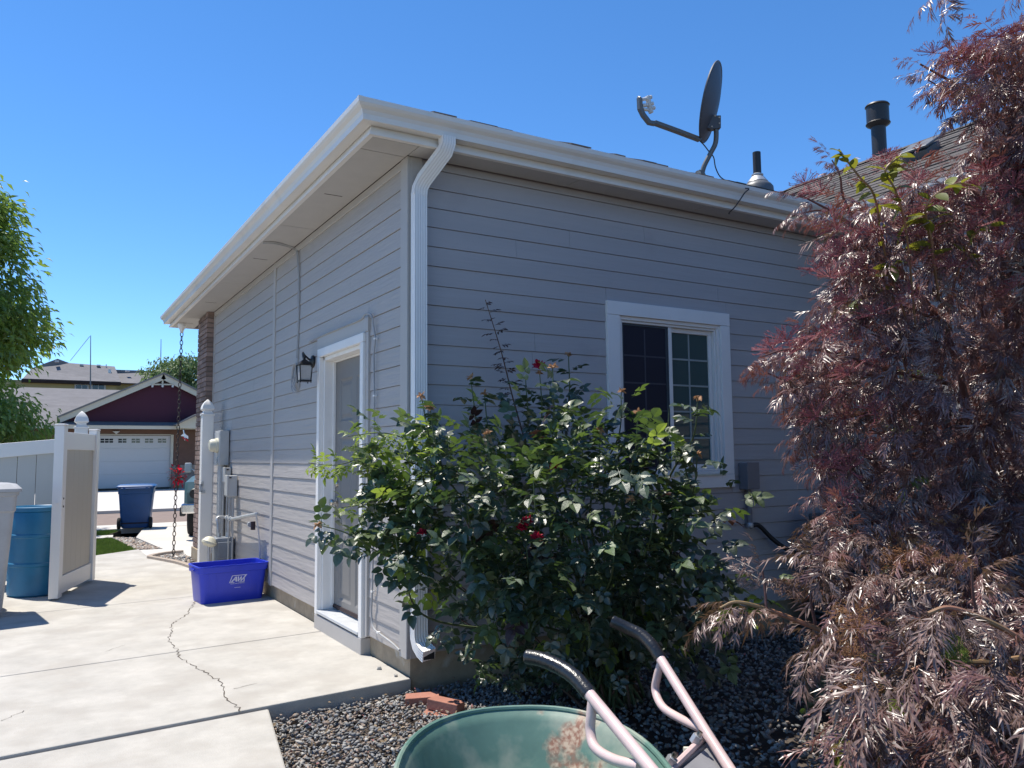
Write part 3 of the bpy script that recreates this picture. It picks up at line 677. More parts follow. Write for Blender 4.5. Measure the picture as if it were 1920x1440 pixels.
# roof vents (part of the house)
def vent_pipe(px, py_base, r, h, Y, cap=False):
    b = onY(px, py_base, Y); mb = MB()
    mb.lathe([(r, 0), (r, h), (r*.85, h), (r*.85, h-.05)], 16, 0, b)
    o = mb.build('vent_pipe', 'black', rf, smooth=True)
    return b, o
vb, vo = vent_pipe(1421, 352, .036, .33, .12)
MB().lathe([(.14, -.06), (.135, -.0), (.12, .02), (.09, .045), (.06, .065)], 20, 0, vb).build('boot', 'dishpole', vo, smooth=True)
MB().lathe([(.088, .040), (.094, .048), (.088, .056), (.055, .10), (.045, .105), (.052, .113), (.052, .122), (.037, .13)], 20, 0, vb).build('boot_collar', 'metal', vo, smooth=True)
fb = Vector((onY(1650, 300, .9).x, .9, onY(1650, 300, .9).z))
D_ = depth(fb); u = D_/FPX
mb = MB().lathe([(13*u, -40*u), (13*u, 75*u)], 18, 0, fb); fl = mb.build('flue_pipe', 'black', rf, smooth=True)
MB().lathe([(12*u, 62*u), (21*u, 68*u), (22*u, 70*u), (20*u, 72*u), (20*u, 102*u), (22*u, 104*u), (20*u, 107*u), (1*u, 110*u)], 18, 0, fb).build('flue_cap', 'black', fl, smooth=True)
sv_p = Vector((RX-.75, onX(1730, 290, RX-.75).y, 0)); sv_p.z = rz+RW*(sv_p.x-wx_e)
MB().box(-.13, .13, -.13, .13, .0, .08, 0, Matrix.Translation(sv_p) @ Euler((0, -math.atan(RW), 0)).to_matrix().to_4x4()).box(-.16, .15, -.16, .16, .10, .125, 0, Matrix.Translation(sv_p) @ Euler((0, -math.atan(RW), 0)).to_matrix().to_4x4()).build('roof_vent', 'dishpole', rf, bevel=.01)
#--END-HOUSE
# ------------------------------------------------------------------ fittings on the house (things of their own)
# electricity meter
def fbox(mb, Y, px0, px1, py0, py1, dY, x_to_wall=None, mi=0):
    a = onY(px0, py0, Y); b = onY(px1, py1, Y); x1 = b.x if x_to_wall is None else x_to_wall
    mb.box(a.x, x1, Y, Y+dY, b.z, a.z, mi); return a.x, x1, b.z, a.z
YM = onX(433, 840, 0).y
em = empty('electricity_meter', (-.05, YM, 1.5), 'large grey electricity meter cabinet with round cream meter beside the brick column', 'meter')
mb = MB(); x0, x1, z0, z1 = fbox(mb, YM, 413, 433, 807, 872, .36, -.022); mb.build('cabinet', 'ugrey', em, bevel=.006)
mb = MB().box(x0-.004, x0, YM+.02, YM+.34, z0+.02, z1-.02).build('cabinet_cover', 'ugrey', em, bevel=.002)
Tm = Matrix.Rotation(-PI/2, 4, 'Y')
MB().lathe([(.001, 0), (.09, 0), (.09, .03), (.08, .035), (.078, .075), (.06, .10), (.001, .105)], 22, 0, (x0-.003, YM+.12, (z0+z1)/2+.03), Tm).build('meter_dial', 'cream', em, smooth=True)
MB().box(x0-.018, x0-.002, YM+.09, YM+.15, z0+.02, z0+.09).build('seal_tag', 'metal', em)
MB().cyl((-.085, YM+.10, z0+.002), (-.085, YM+.10, -.1), .032, 14).build('conduit', 'ugrey', em, smooth=True)
MB().box(-.10, -.02, YM+.20, YM+.28, .2, z0).build('conduit', 'ugrey', em, bevel=.004)
# utility boxes
for (pxa, pxb, pya, pyb, pw, lab) in ((422, 438.5, 877, 905, 437, 'small pale phone box, the higher one below the electricity cabinet'), (427, 449, 892, 931, 449, 'pale grey cable box with open knockout, lower and closer to the door')):
    Yb = onX(pw, (pya+pyb)/2, 0).y
    r = empty('utility_box', (-.05, Yb, 1.1), lab, 'utility box', 'utility boxes on the side wall')
    mb = MB(); x0, x1, z0, z1 = fbox(mb, Yb, pxa, pxb, pya, pyb, .14, -.022); mb.build('box_body', 'ugrey', r, bevel=.008)
    MB().box(x0-.006, x0+.012, Yb-.008, Yb+.15, z0+.012, z1+.006).build('lid', 'ugrey', r, bevel=.004)
    MB().box(x0+.02, x0+.04, Yb-.012, Yb-.001, z1-.03, z1-.015).build('latch', 'darktrim', r)
    for dx in (.03, .075): MB().cyl((x1-dx, Yb+.06, z0+.004), (x1-dx, Yb+.08, .1), .009, 8).build('drop_cable', 'ugrey', r, smooth=True)
# gas meter with its pipework
YG = 5.0
gm = empty('gas_meter', (-.3, YG, .1), 'blue-grey gas meter with galvanised pipes and cream regulator behind the blue crate', 'gas meter')
a = onY(403, 1009, YG); b = onY(440, 1056, YG)
MB().box(a.x, b.x, YG, YG+.2, b.z, a.z).build('meter_body', 'gas', gm, bevel=.03)
MB().box(a.x+.03, b.x-.03, YG-.02, YG, b.z+.06, a.z-.05).build('meter_face', 'gas', gm, bevel=.012)
MB().box(a.x+.02, a.x+.07, YG+.05, YG+.12, -.02, b.z+.02).build('meter_stand', 'gas', gm)
mz = onY(412, 969, YG+.3).z; mxp = a.x+.05
pp = MB(); pp.tube(spline([(mxp, YG+.1, a.z-.01), (mxp, YG+.1, a.z+.12), (mxp, YG+.14, mz), (-.09, YG+.16, mz)], 5), .018, 10)
pp.tube([(b.x-.06, YG+.1, a.z-.01), (b.x-.06, YG+.1, mz-.02)], .018, 10); pp.cyl((b.x-.06, YG+.1, mz+.02), (-.08, YG+.1, mz+.02), .018)
e = onX(481, 964, -.09); pp.tube([(-.09, YG+.16, mz), (-.09, YG-.2, mz+.002), (-.09, e.y, e.z)], .020, 10)
pp.build('pipe', 'metal', gm, smooth=True)
for yy in (YG+.05, YG-.15, e.y+.25): MB().cyl((-.09, yy, mz), (-.09, yy+.05, mz), .030, 8).build('pipe_union', 'metal', gm)
MB().cyl((-.09, e.y+.14, mz-.045), (-.09, e.y+.14, mz+.04), .024, 8).build('valve', 'darktrim', gm)
MB().tube(spline([(e.x, e.y, e.z+.01), (e.x, e.y, e.z-.02), (-.05, e.y+.01, .5), (-.045, e.y+.02, .12)], 6), .008, 8).build('tubing', 'metal', gm, smooth=True)
for dx in (.06, .16): MB().cyl((a.x+dx, YG+.1, a.z-.01), (a.x+dx, YG+.1, a.z+.05), .026, 8).build('pipe_union', 'metal', gm)
rg = onY(392, 1017, YG-.02)
MB().lathe([(.001, -.045), (.05, -.045), (.075, -.02), (.085, -.012), (.085, .012), (.075, .02), (.055, .05), (.03, .065), (.001, .07)], 20, 0, rg, Matrix.Rotation(.35, 4, 'Y')).build('regulator', 'cream', gm, smooth=True)
MB().tube([(rg.x, YG, rg.z-.03), (rg.x, YG, -.1)], .016, 10).build('riser', 'metal', gm, smooth=True)
MB().tube([(rg.x, YG, rg.z), (a.x+.04, YG+.08, rg.z)], .016, 10).build('pipe', 'metal', gm, smooth=True)

# wall lantern
lw = onX(588, 678, -.012)
ln = empty('wall_lantern', lw, 'black coach lantern with clear panes mounted on the siding left of the door', 'wall lamp')
MB().lathe([(.001, .03), (.02, .028), (.03, .018), (.05, .012), (.056, 0), (.056, -.006)], 20, 0, (-.018, lw.y, lw.z), Tm).build('wall_plate', 'iron', ln, smooth=True)
lc = onX(570.5, 697, -.16)
MB().tube(spline([(-.03, lw.y, lw.z), (-.09, lw.y-.01, lw.z+.045), (-.14, (lw.y+lc.y)/2, lw.z+.055), (lc.x, lc.y, lc.z+.075)], 6), .009, 8).build('arm', 'iron', ln, smooth=True)
cage = MB()
for sx in (-1, 1):
    for sy in (-1, 1): cage.tube([(lc.x+sx*.044, lc.y+sy*.044, lc.z-.072), (lc.x+sx*.052, lc.y+sy*.052, lc.z+.055)], .0055, 6)
cage.box(lc.x-.05, lc.x+.05, lc.y-.05, lc.y+.05, lc.z-.083, lc.z-.072)
for sx in (-1, 1):
    for sy in (-1, 1): cage.lathe([(.001, -.012), (.008, -.006), (.001, 0)], 6, 0, (lc.x+sx*.044, lc.y+sy*.044, lc.z-.083))
cage.build('cage', 'iron', ln)
MB().lathe([(.075, .052), (.078, .058), (.05, .082), (.028, .095), (.012, .105), (.014, .115), (.006, .125), (.001, .14)], 4, 0, lc, Matrix.Rotation(PI/4, 4, 'Z')).build('cap', 'iron', ln)
MB().box(lc.x-.042, lc.x+.042, lc.y-.042, lc.y+.042, lc.z-.07, lc.z+.052).build('lamp_glass', 'lampglass', ln)

# cables
c1 = [onZ(494, 454, ZS-.006), onZ(520, 455, ZS-.006), Vector((-.03, onZ(553, 463, ZS).y, ZS-.01)), onX(559, 480, -.028), onX(561, 560, -.022), onX(559, 640, -.022), onX(558, 690, -.026)]
cb = empty('cable_run', c1[0], 'grey cable dropping from the eave to a coil beside the lantern', 'cable')
MB().tube(spline(c1, 6), .006, 8).build('cable', 'cable', cb, smooth=True)
c1b = [p+Vector((-.004, .014, -.01)) for p in c1[:-1]]+[onX(556, 672, -.03)]
MB().tube(spline(c1b, 6), .0045, 8).build('cable', 'cable', cb, smooth=True)
cl = MB(); cc = onX(554, 703, -.035)
for k in range(4):
    cl.tube([cc+Vector((-.012*math.sin(a*2+k), .075*math.cos(a)*(1+.12*k), .11*math.sin(a)*(1+.08*k)-.01*k)) for a in [2*PI*i/22 for i in range(23)]], .0045, 6)
cl.build('cable_coil', 'cable', cb, smooth=True)
pts = [(580, 642, -.03), (585, 638, -.035), (609, 627, -.04), (645, 612, -.04), (676, 599, -.04), (684, 590, -.04), (690, 588, -.04), (697, 592, -.04), (700, 610, -.034), (703.5, 635, -.034), (701, 667, -.034), (702, 742, -.034), (701.5, 850, -.034), (701, 960, -.034), (699, 1060, -.034), (698, 1109, -.034), (696.5, 1150, -.034), (700, 1176, -.034), (710, 1187, -.034), (733, 1204, -.03), (749, 1219, -.03)]
dc = empty('door_cable', onX(700, 900, -.03), 'thin grey cable looping over and down the right edge of the door frame', 'cable')
dcp = spline([onX(*p) for p in pts], 5)
MB().tube(dcp, .0065, 8).build('cable', 'cable', dc, smooth=True)
for p in ((703.5, 635), (702, 742), (698, 1109), (709, 1186)):
    q = onX(p[0], p[1], -.034); MB().box(q.x-.008, q.x+.012, q.y-.012, q.y+.012, q.z-.006, q.z+.006).build('clip', 'white', dc)

# junction box and conduit on the back wall
jb = empty('junction_box', onY(1404, 890, -.02), 'dark grey electrical disconnect box right of the window', 'electrical box')
a = onY(1402, 868, -.11); b = onY(1428, 917, -.11)
MB().box(a.x-.01, b.x-.03, -.11, -.018, b.z, a.z).build('box_body', 'ubox', jb, bevel=.004)
MB().box(a.x-.014, b.x-.026, -.118, -.112, b.z+.004, a.z+.005).build('cover', 'ubox', jb, bevel=.002)
cxm = (a.x+b.x)/2-.01
MB().tube([(cxm, -.05, b.z+.002), (cxm, -.05, b.z-.30)], .021, 12).build('conduit', 'ubox', jb, smooth=True)
MB().lathe([(.026, 0), (.03, .01), (.03, .03), (.024, .045)], 12, 0, (cxm, -.05, b.z-.32)).build('conduit_coupling', 'metal', jb, smooth=True)
e = [Vector((cxm, -.05, b.z-.31)), onY(1422, 985, -.06), onY(1450, 1012, -.09), onY(1480, 1032, -.14), onY(1525, 1050, -.22), onY(1560, 1052, -.3)]
MB().tube(spline(e, 8), .019, 12).build('flexible_conduit', 'black', jb, smooth=True)
# air conditioner
a = onY(1514, 962, -.25)
ac = empty('air_conditioner', (a.x+.35, -.6, 0), 'dark grey air conditioner unit standing against the wall behind the purple shrub', 'air conditioner')
ax0, ax1, ay0, ay1, az = a.x, a.x+.72, -.95, -.25, a.z
MB().box(ax0, ax1, ay0, ay1, -.13, -.06).build('base', 'kerb', ac)
MB().box(ax0+.02, ax1-.02, ay0+.02, ay1-.02, -.05, az-.06).build('coil', 'black', ac)
MB().box(ax0, ax1, ay0, ay1, az-.06, az).build('top_grille', 'dishpole', ac, bevel=.02)
for k in range(16):
    z_ = -.02+k*(az-.10)/16; 
    mb = MB(); mb.box(ax0, ax1, ay0, ay0+.012, z_, z_+.022); mb.box(ax0, ax0+.012, ay0, ay1, z_, z_+.022); mb.build('louvre', 'dishpole', ac)
for xx in (ax0, ax1-.03):
    MB().box(xx, xx+.03, ay0-.003, ay0+.03, -.06, az-.05).build('corner_post', 'dishpole', ac)

# satellite dish on the roof edge
db_ = onY(1317, 336, .05); DD_ = depth(db_); U = DD_/FPX
dish = empty('satellite_dish', db_, 'grey satellite dish with pale receiver arm standing on the roof edge', 'satellite dish')
mp_ = [atD(1315, 332, DD_), atD(1320, 312, DD_), atD(1332, 288, DD_), atD(1341, 270, DD_), atD(1343, 252, DD_), atD(1342, 236, DD_)]
MB().tube(spline(mp_, 6), 4.6*U, 12).build('mast', 'dishpole', dish, smooth=True)
rp0 = db_-Vector((0, 0, .03))
Tf = Matrix.Translation(rp0) @ Euler((math.atan(RP), 0, 0)).to_matrix().to_4x4()
ft = MB().box(-.11, .10, -.10, .12, 0, .012, 0, Tf).build('foot', 'dishpole', dish, bevel=.003)
MB().prism([atD(1303, 330, DD_-.03), atD(1311, 318, DD_-.03), atD(1320, 320, DD_-.03), atD(1328, 338, DD_-.03), atD(1305, 334, DD_-.03)], CF*.06).build('foot_bracket', 'dishpole', ft)
MB().cyl(atD(1309, 325, DD_-.05), atD(1309, 325, DD_+.05), 5.5*U, 14).build('hinge_bolt', 'metal', ft)
# reflector: faces left and slightly away from the viewer, tipped to the sky
dc_ = atD(1333, 192, DD_)
nrm = (-CR*.86+CF*.36-CD*.22).normalized(); major = (atD(1352, 122, DD_)-atD(1318, 262, DD_)).normalized()
major = (major-nrm*major.dot(nrm)).normalized(); minor = nrm.cross(major)
RM, Rm = 73*U, 66*U
vs = []; fs = []; nr, na = 9, 36
def dpt(rr_, an, off): 
    return dc_+major*(RM*rr_*math.cos(an))+minor*(Rm*rr_*math.sin(an))+nrm*(off-.055*(1-rr_*rr_))
rings = [(i/(nr-1), .0) for i in range(1, nr)]
mb = MB()
for side, off in ((0, 0.), (1, .006)):
    base = len(mb.v); mb.v.append(tuple(dpt(0, 0, off)))
    for i in range(1, nr):
        for k in range(na): mb.v.append(tuple(dpt(i/(nr-1), 2*PI*k/na, off)))
    for k in range(na): mb.f.append((base, base+1+k, base+1+(k+1) % na)); mb.mi.append(0)
    for i in range(nr-2):
        for k in range(na):
            a_ = base+1+i*na+k; b_ = base+1+i*na+(k+1) % na; mb.f.append((a_, b_, b_+na, a_+na)); mb.mi.append(0)
refl = mb.build('reflector', 'dish', dish, smooth=60)
MB().tube([dpt(1., 2*PI*k/40, .002) for k in range(41)], 2.1*U, 6, cap=False).build('rim', 'dish', refl, smooth=True)
bk = [atD(x, y, DD_-.03) for x, y in ((1313, 237), (1331, 214), (1335, 212), (1341, 216), (1352, 216), (1352, 240), (1334, 242), (1328, 240))]
brk = MB().prism(bk, CF*.07).build('mount_bracket', 'dish', dish, bevel=.004)
for x, y in ((1349, 220), (1349, 231), (1335, 237), (1329, 220), (1341, 217)): MB().cyl(atD(x, y, DD_-.038), atD(x, y, DD_-.028), 1.6*U, 8).build('bolt', 'metal', brk)
ar = [atD(1312, 262, DD_-.02), atD(1270, 246, DD_-.13), atD(1226, 230, DD_-.24)]
mb = MB(); sq = [(1, -.7), (1, .7), (-1, .7), (-1, -.7)]
mb.tube(ar, 5*U, prof=(sq, Vector((0, 0, 1)))); arm = mb.build('feed_arm', 'dishpole', dish, bevel=.003)
MB().tube([atD(1228, 232, DD_-.235), atD(1217, 230, DD_-.25), atD(1206, 216, DD_-.26), atD(1200, 204, DD_-.27), atD(1199, 184, DD_-.28), atD(1200, 183, DD_-.28)], 4.6*U, prof=(sq, Vector((0, 0, 1)))).build('arm_elbow', 'dishpole', arm)
for (xa, ya, xb, yb, r_) in ((1202, 187, 1213, 185, 3), (1204, 198, 1214, 197, 3.4), (1206, 205, 1216, 206, 3)):
    MB().cyl(atD(xa, ya, DD_-.27), atD(xb, yb, DD_-.25), r_*U, 12).build('receiver', 'lnb', arm, smooth=True)
MB().tube([atD(1214, 180, DD_-.25), atD(1217, 196, DD_-.245), atD(1221, 212, DD_-.25)], 4*U, prof=(sq, Vector((0, 0, 1)))).build('receiver_housing', 'lnb', arm, bevel=.004)
for x, y in ((1215, 183), (1218, 195), (1221, 203)): MB().cyl(atD(x, y, DD_-.25), atD(x+6, y-1, DD_-.235), 3.5*U, 12).build('feed_cap', 'lnb', arm, smooth=True)
w = [atD(1311, 263, DD_), atD(1320, 272, DD_), atD(1330, 285, DD_+.02), atD(1338, 295, DD_), atD(1342, 315, DD_), atD(1352, 333, DD_), Vector(onY(1372, 343, -.2)), onY(1393, 352, -.33), onY(1404, 354, -.40), onY(1396, 362, -.385), onY(1388, 374, -.372), onY(1378, 388, -.35), onY(1367, 399, -.245), onY(1368, 401, -.20)]
tag(MB().tube(spline(w, 6), 1.1*U, 6).build('coaxial_cable', 'black', smooth=True), 'thin black cable running from the dish over the gutter lip', 'cable')

# ------------------------------------------------------------------ gate, fence and posts
def finial(mb, x, y, z, s=1.):
    T = Matrix.Rotation(PI/4, 4, 'Z')
    pr = [(.105, 0), (.110, .008), (.110, .022), (.085, .03), (.07, .045), (.07, .062), (.098, .075), (.104, .085), (.096, .115), (.075, .15), (.045, .18), (.018, .20), (.002, .208)]
    mb.lathe([(r*s, h*s) for r, h in pr], 4, 0, (x, y, z), T); return mb
PY = 5.9
pz = onY(385, 752, PY); pz0 = onY(386, 775, PY)
px_ = onY(386, 900, PY).x
wp = empty('gate_post', (px_, PY, 0), 'white vinyl gate post with pointed cap standing against the house wall', 'gate post', 'gate posts')
MB().box(px_-.068, px_+.068, PY-.068, PY+.068, -.05, pz0.z-.02).build('post_shaft', 'vinyl', wp, bevel=.006)
finial(MB(), px_, PY, pz0.z-.03, 1.0).build('post_cap', 'vinyl', wp, bevel=.006, smooth=25)
lt = onY(371, 915, PY-.08)
for k, (dx, dz, w_, h_) in enumerate(((0, 0, .022, .05), (.02, -.05, .035, .018), (.02, .05, .012, .03))): MB().box(px_-.075+dx-.014, px_-.075+dx+w_, PY-.088, PY-.066, lt.z+dz-h_, lt.z+dz+h_).build('gate_latch', 'metal', wp, bevel=.002)
hx = onY(153, 790, PY).x
hz = onY(153, 803, PY).z
hp = empty('gate_post', (hx, PY, 0), 'white vinyl hinge post with pointed cap rising behind the open gate', 'gate post', 'gate posts')
MB().box(hx-.068, hx+.068, PY-.068, PY+.068, -.05, hz).build('post_shaft', 'vinyl', hp, bevel=.006)
finial(MB(), hx, PY, hz-.005, 1.0).build('post_cap', 'vinyl', hp, bevel=.006, smooth=25)
# open leaf
G0 = onZ(99, 1127, 0); G1 = onZ(169, 1090, 0); G1 = G0+(G1-G0).normalized()*1.30
gd = (G1-G0).normalized(); gl = (G1-G0).length; gn = Vector((gd.y, -gd.x, 0))
gate = empty('gate_leaf', G0, 'white and tan vinyl gate leaf standing open beside the blue barrel', 'gate')
GT = Matrix.Translation(G0) @ Matrix(((gd.x, gn.x, 0, 0), (gd.y, gn.y, 0, 0), (0, 0, 1, 0), (0, 0, 0, 1)))
def gb(name, a, b, t0, t1, z0, z1, m='vinyl', bev=.005): return MB().box(a, b, t0, t1, z0, z1, 0, GT).build(name, m, gate, bevel=bev)
GH = 1.72
gb('stile', 0, .115, -.045, .045, .02, GH+.01); gb('stile', gl-.115, gl, -.045, .045, .02, GH-.005)
gb('stile_cap', -.006, .121, -.05, .05, GH+.011, GH+.03, bev=.008); gb('stile_cap', gl-.121, gl+.006, -.05, .05, GH-.004, GH+.015, bev=.008)
gb('rail', .116, gl-.116, -.03, .03, GH-.23, GH-.05); gb('rail', .116, gl-.116, -.03, .03, .045, .22)
n = 6
for k in range(n):
    a_ = .12+(gl-.24)*k/n; gb('gate_board', a_+.0008, a_+(gl-.24)/n-.0008, -.012, .012, .221, GH-.231, 'vinyl_tan', .002)
for z_ in (.92, 1.0): MB().cyl(GT @ Vector((.05, .05, z_)), GT @ Vector((.05, .04, z_)), .010, 10).build('bolt', 'darktrim', gate)
MB().cyl(GT @ Vector((.0, .0, .96)), GT @ Vector((-.07, .02, .965)), .008, 8).build('latch_bar', 'vinyl', gate)
for z_ in (.35, 1.45): MB().box(gl-.02, gl+.06, -.02, .02, z_-.05, z_+.05, 0, GT).build('hinge', 'metal', gate)
# fence
fz1 = onY(105, 820.5, PY).z; fz0_ = onY(0, 829, PY).z; fx1_ = hx-.07; fxa = onY(0, 829, PY).x
slp = (fz1-fz0_)/(onY(105, 820.5, PY).x-fxa)
fence = empty('vinyl_fence', (fx1_-1.2, PY, 0), 'white vinyl privacy fence with sloping top rail behind the blue barrel', 'fence')
def fz(x): return fz1+slp*(x-fx1_)
mb = MB()
for dz0, dz1, nm in ((-.16, 0, 'rail'),):
    mb = MB(); mb.prism([(fx1_-2.4, PY-.045, fz(fx1_-2.4)+dz0), (fx1_, PY-.045, fz(fx1_)+dz0), (fx1_, PY-.045, fz(fx1_)), (fx1_-2.4, PY-.045, fz(fx1_-2.4))], (0, .09, 0)); mb.build('rail', 'vinyl', fence, bevel=.006)
MB().box(fx1_-2.4, fx1_, PY-.045, PY+.045, .05, .2).build('rail', 'vinyl', fence, bevel=.006)
for k in range(13):
    a_ = fx1_-2.4+k*2.4/13; b_ = a_+2.4/13-.004
    mb = MB(); mb.prism([(a_, PY-.012, .2), (b_, PY-.012, .2), (b_, PY-.012, fz(b_)-.15), (a_, PY-.012, fz(a_)-.15)], (0, .024, 0)); mb.build('fence_board', 'vinyl_grey', fence, bevel=.003)
MB().box(fx1_-2.54, fx1_-2.4, PY-.068, PY+.068, -.05, fz(fx1_-2.4)+.08).build('fence_post', 'vinyl', fence, bevel=.006)
for k in range(3):
    x_ = fx1_-2.54-2.4*(k+1); MB().box(x_, x_+2.4, PY-.02, PY+.02, .05, fz(fx1_-2.4)).build('fence_panel', 'vinyl_grey', fence, bevel=.006)

# ------------------------------------------------------------------ bins
def rrect(w, d, r, n=5):
    pts = []
    for cx, cy, a0 in ((w-r, d-r, 0), (-w+r, d-r, PI/2), (-w+r, -d+r, PI), (w-r, -d+r, 3*PI/2)):
        for k in range(n+1): a = a0+PI/2*k/n; pts.append((cx+r*math.cos(a), cy+r*math.sin(a)))
    return pts
def loft(mb, secs, T, mi=0, cap0=True, cap1=False):
    base = len(mb.v); n = len(secs[0][0])
    for pts, z, *off in secs:
        ox, oy = off if off else (0, 0)
        for x, y in pts: mb.v.append(tuple(T @ Vector((x+ox, y+oy, z))))
    for i in range(len(secs)-1):
        for j in range(n):
            a = base+i*n+j; b = base+i*n+(j+1) % n; mb.f.append((a, b, b+n, a+n)); mb.mi.append(mi)
    if cap0: mb.f.append(tuple(base+j for j in range(n))); mb.mi.append(mi)
    if cap1: mb.f.append(tuple(base+(len(secs)-1)*n+j for j in range(n))); mb.mi.append(mi)
    return mb
# blue recycling crate
B0 = onZ(378, 1134, 0); B1 = onZ(493, 1121, 0); bd = (B1-B0).normalized(); bn = Vector((-bd.y, bd.x, 0)); BL = (B1-B0).length
CT = Matrix.Translation((B0+B1)/2+bn*.165) @ Matrix(((bd.x, bn.x, 0, 0), (bd.y, bn.y, 0, 0), (0, 0, 1, 0), (0, 0, 0, 1)))
cr = empty('recycling_crate', (B0+B1)/2+bn*.165, 'bright blue open recycling crate on the concrete against the wall', 'recycling crate')
CH = .355; hw, hd = BL/2, .165
secs = [(rrect(hw, hd, .04), .0), (rrect(hw+.004, hd+.004, .045), .02), (rrect(hw+.028, hd+.028, .05), CH-.07), (rrect(hw+.031, hd+.031, .05), CH-.068), (rrect(hw+.043, hd+.043, .055), CH-.066), (rrect(hw+.046, hd+.046, .055), CH-.012), (rrect(hw+.052, hd+.052, .06), CH-.006), (rrect(hw+.050, hd+.050, .06), CH), (rrect(hw+.030, hd+.030, .05), CH-.001), (rrect(hw+.022, hd+.022, .045), CH-.08), (rrect(hw-.006, hd-.006, .04), .012)]
body = loft(MB(), secs, CT, cap1=True).build('crate_body', 'bluebin', cr, smooth=30)
for sx in (-1, 1): MB().box(sx*(hw+.036)-.022, sx*(hw+.036)+.022, -.06, .06, CH-.05, CH-.028, 0, CT).build('crate_handle', 'bluebin', cr, bevel=.006)
for k in range(7):
    x = -hw+.05+k*(2*hw-.1)/6
    if k in (2, 3, 4): continue
    MB().add([CT @ Vector(p) for p in ((x-.008, -hd-.006, .03), (x+.008, -hd-.006, .03), (x+.008, -hd-.030, CH-.075), (x-.008, -hd-.030, CH-.075), (x-.008, -hd+.002, .03), (x+.008, -hd+.002, .03), (x+.008, -hd-.02, CH-.075), (x-.008, -hd-.02, CH-.075))], [(0, 1, 2, 3), (0, 3, 7, 4), (1, 5, 6, 2), (3, 2, 6, 7)]).build('rib', 'bluebin', cr)
for x in (-.18, -.02, .14): MB().box(x-.035, x+.035, -hd-.05, -hd-.044, CH-.004, CH+.006, 0, CT).build('rim_notch', 'bluebin', cr, bevel=.002)
# printed emblem on the front
tilt = math.atan(.024/(CH-.09)); 
def onfront(x, z): return CT @ Vector((x, -hd-.0045-.024*(z-.02)/(CH-.09)-.0016, z))
lg = MB()
def stroke(poly): lg.prism([onfront(x, z) for x, z in poly], -bn*.0008)
ex, ez, s = .035, .215, 1.0
def P_(x, z): return (ex+x*s, ez+z*s)
stroke([P_(-.082, -.035), P_(-.074, -.035), P_(-.048, .035), P_(-.056, .035)]); stroke([P_(-.056, .030), P_(.088, .030), P_(.09, .036), P_(-.054, .036)])
stroke([P_(-.082, -.035), P_(-.03, -.035), P_(-.03, -.030), P_(-.08, -.030)]); stroke([P_(.055, -.035), P_(.066, -.035), P_(.066, .020), P_(.061, .018)]); stroke([P_(.01, -.035), P_(.066, -.035), P_(.066, -.030), P_(.01, -.030)])
stroke([P_(-.066, -.026), P_(-.048, -.026), P_(-.012, .022), P_(-.022, .022)])
stroke([P_(-.022, .022), P_(-.008, .022), P_(-.006, -.026), P_(-.02, -.026)]); stroke([P_(-.046, -.012), P_(-.016, -.012), P_(-.016, -.004), P_(-.040, -.004)])
stroke([P_(.0, .022), P_(.012, .022), P_(.010, -.026), P_(.0, -.026)]); stroke([P_(.002, -.026), P_(.010, -.026), P_(.040, .022), P_(.030, .022)])
stroke([P_(.030, .022), P_(.040, .022), P_(.034, -.026), P_(.026, -.026)]); stroke([P_(.026, -.026), P_(.036, -.026), P_(.084, .028), P_(.068, .028)])
lg.build('emblem', 'print', cr)
def text(body_, size, T, m, parent, name='lettering', ext=.0006):
    cu = bpy.data.curves.new(name, 'FONT'); cu.body = body_; cu.size = size; cu.extrude = ext; cu.align_x = 'CENTER'; cu.materials.append(M_[m])
    q_ = bpy.data.objects.new(name, cu); me_ = bpy.data.meshes.new_from_object(q_); bpy.data.objects.remove(q_)
    o = bpy.data.objects.new(name, me_); COL.objects.link(o); o.matrix_world = T
    o.parent = parent; o.matrix_parent_inverse = parent.matrix_basis.inverted(); return o
TR = Matrix(((bd.x, 0, -bn.x, 0), (bd.y, 0, -bn.y, 0), (0, 1, 0, 0), (0, 0, 0, 1)))
for tx, sz, zz in (('ALLIED WASTE SERVICES', .0125, .167), ('208-345-1265', .007, .128)):
    if tx[0] == '2': continue
    text(tx, sz, Matrix.Translation(onfront(ex, zz)-bn*.001) @ TR @ Matrix.Rotation(tilt, 4, 'X'), 'print', cr)
MB().prism([onfront(x, z) for x, z in ((ex-.03, .130), (ex+.03, .130), (ex+.03, .1335), (ex-.03, .1335))], -bn*.0006).build('small_print', 'print', cr)

